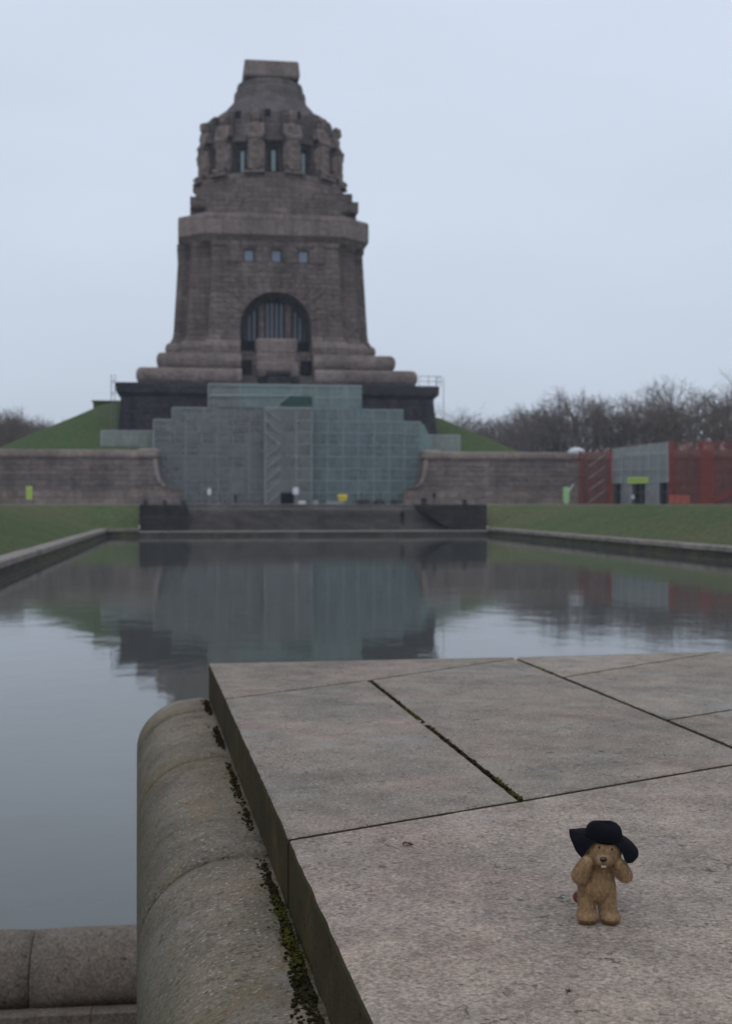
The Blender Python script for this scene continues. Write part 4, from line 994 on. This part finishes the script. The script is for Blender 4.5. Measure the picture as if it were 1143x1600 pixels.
for s, x in ((-1, -15), (1, 15)):
    capsule(b, (x * .98, 2, 40), (x * 1.06, -2, 14), 14.3, 12.6); ell(b, (x + s * 2.2, -9, 10.5), (14.2, 19, 10.8)); ell(b, (x + s * 3.0, -19, 9.8), (14, 14.5, 9.6))
ell(b, (9, -2, 110), (28, 25, 24)); ell(b, (7, -14, 101), (19, 17, 14)); ell(b, (5, -24, 99.5), (11.5, 11, 8.5)); ell(b, (-8, -14, 100), (10, 10, 10)); ell(b, (24, -10, 100), (9, 10, 10))
# arms raised to the cheeks
capsule(b, (-17, 0, 84), (-28, -14, 72), 11, 12.5); capsule(b, (-28, -14, 72), (-19.5, -24, 95), 12.2, 8.2); ell(b, (-19, -25, 97), (7.5, 7.5, 8.5))
capsule(b, (22, 0, 85), (42, -8, 71), 10, 10.5); capsule(b, (42, -8, 71), (34, -14, 88), 10.2, 8.5); ell(b, (31, -16, 91), (7.5, 7, 7.5))
b = baked(b, [('REMESH', dict(mode='VOXEL', voxel_size=1.5)), ('SMOOTH', dict(factor=.5, iterations=6))])
for v in b.verts:
    if v.co.z < .3: v.co.z = .3
bmesh.ops.recalc_face_normals(b, faces=b.faces[:])
for f in b.faces:
    f.smooth = True
    c = f.calc_center_median()
    if c.z < 9 and c.y < -22: f.material_index = 1
fs = [f for f in b.faces]; ar = [f.calc_area() for f in fs]; tot = sum(ar); NF = 26000; strands = []
for f, a in zip(fs, ar):
    c = f.calc_center_median()
    if c.z < 1 or c.z > 131: continue
    e_ = a / tot * NF; n_ = int(e_) + (1 if rng.random() < e_ - int(e_) else 0)
    for q in range(n_):
        ws_ = [rng.random() + .05 for _ in f.verts]; sm_ = sum(ws_); p = sum((v.co * (w / sm_) for v, w in zip(f.verts, ws_)), Vector()); strands.append((p, f.normal.copy(), f.material_index))
for p, nrm, mi in strands:
    d = (nrm + Vector((rng.uniform(-.5, .5), rng.uniform(-.5, .5), rng.uniform(-.9, .1)))).normalized(); ln = rng.uniform(2.2, 4.6); 
    if p.y < -28 and p.z > 88: ln *= .5
    sd_ = d.orthogonal().normalized(); sd_.rotate(Matrix.Rotation(rng.uniform(0, 6.28), 3, d)); w = .28
    f = b.faces.new([b.verts.new(q) for q in (p - sd_ * w, p + sd_ * w, p + d * ln)]); f.material_index = mi
me = bpy.data.meshes.new('body'); b.to_mesh(me); b.free(); me.materials.append(M['fur']); me.materials.append(M['paw'])
link(bpy.data.objects.new('body', me), toy)
for p in ((-.5, -26.2, 118.5), (19, -25.8, 116)):
    bm = BM(); ell(bm, p, (1.8, 1.5, 1.8)); obj('eye', bm, M['bead'], toy, True)
bm = BM(); ell(bm, (4.5, -35.5, 103.2), (5.6, 3.6, 3.9)); bmesh.ops.translate(bm, vec=(0, 0, 0), verts=bm.verts); obj('nose', bm, M['bead'], toy, True)
bm = BM(); loft(bm, [[(1, y, 93), (9, y, 93), (8.4, y - .5, 89.8), (5.2, y - .6, 90.4), (1.8, y - .5, 89.8)] for y in (-33.5, -31.5)]); obj('teeth', bm, M['tooth'], toy)
b = BM(); ell(b, (-28, 16, 29), (7, 11, 8)); ell(b, (-26, 14, 30), (6, 8, 7)); b = baked(b, [('REMESH', dict(mode='VOXEL', voxel_size=1.5)), ('SMOOTH', dict(factor=.5, iterations=3))]); obj('tail', b, M['redfelt'], toy, True)
# hat: crown and floppy brim
hat = bpy.data.objects.new('hat', None); link(hat, toy); hat.location = (9.5, 0, 127); hat.rotation_euler = (R(6), R(6), 0)
bm = BM(); n = 40; rings = []
for z, r in ((-1, 29), (3, 29), (8, 28.5), (13, 27.2), (17.5, 24.6), (21.5, 20), (24, 13.5), (25, 6), (25.1, 1)):
    rings.append([(r * math.cos(2 * math.pi * i / n) * 1.0, r * math.sin(2 * math.pi * i / n) * .93, z + (1.4 * math.sin(2 * 2 * math.pi * i / n + 1) if z > 13 else 0)) for i in range(n)])
loft(bm, rings); obj('hat_crown', bm, M['felt'], hat, True)
# brim: angle from the front (deg, + is the viewer's right) -> (reach, drop)
tb_ = [(-180, 44, 5), (-130, 48, 3), (-95, 53, -2), (-74, 52, 7), (-58, 49, 20), (-47, 45, 27), (-40, 37, 8), (-28, 31.5, -1), (0, 31, -1.5), (28, 31.5, 0), (40, 37, 7), (47, 46, 27), (58, 52, 26), (73, 56, 19), (88, 55, 15), (130, 48, 6), (180, 44, 5)]
def brim(a):
    for (a0, r0, d0), (a1, r1, d1) in zip(tb_, tb_[1:]):
        if a0 <= a <= a1:
            t_ = (a - a0) / (a1 - a0); t_ = t_ * t_ * (3 - 2 * t_) * .5 + t_ * .5; return r0 + (r1 - r0) * t_, d0 + (d1 - d0) * t_
bm = BM(); n = 96; m_ = 7; top, bot = [], []
for i in range(n):
    a = -180 + 360 * i / n; r, dr = brim(a); t_ = R(a); ta, tb2 = [], []
    for j in range(m_ + 1):
        f = j / m_; rr = 28.2 + (r - 28.2) * f; z = 1.5 - dr * f ** 1.3; x, y = rr * math.sin(t_), -rr * math.cos(t_) * (.93 if f < .3 else .93)
        ta.append(bm.verts.new((x, y, z + .8))); tb2.append(bm.verts.new((x, y, z - .8)))
    top.append(ta); bot.append(tb2)
for i in range(n):
    q = (i + 1) % n
    for j in range(m_):
        bm.faces.new((top[i][j], top[q][j], top[q][j + 1], top[i][j + 1])); bm.faces.new((bot[i][j + 1], bot[q][j + 1], bot[q][j], bot[i][j]))
    bm.faces.new((top[i][m_], top[q][m_], bot[q][m_], bot[i][m_])); bm.faces.new((bot[i][0], bot[q][0], top[q][0], top[i][0]))
obj('hat_brim', bm, M['felt'], hat, True)
bm = BM(); lathe(bm, [(29.3, .5), (29.6, 1), (29.5, 5.5), (29.2, 6)], 40)
for v in bm.verts: v.co.y *= .93
obj('hat_band', bm, M['felt'], hat, True)

# ------------------------------------------------------------------ thin damp air
bm = BM(); box(bm, -1450, 1450, -590, 1700, -2.4, 130)
hz = obj('haze', bm, []); hz['kind'] = 'stuff'
hm = bpy.data.materials.new('damp_air'); hm.use_nodes = True; hm.node_tree.nodes.clear()
ho = hm.node_tree.nodes.new('ShaderNodeOutputMaterial'); hv = hm.node_tree.nodes.new('ShaderNodeVolumePrincipled')
hv.inputs['Color'].default_value = (.86, .9, 1, 1); hv.inputs['Density'].default_value = .00025
hm.node_tree.links.new(hv.outputs[0], ho.inputs['Volume']); hz.data.materials.append(hm)
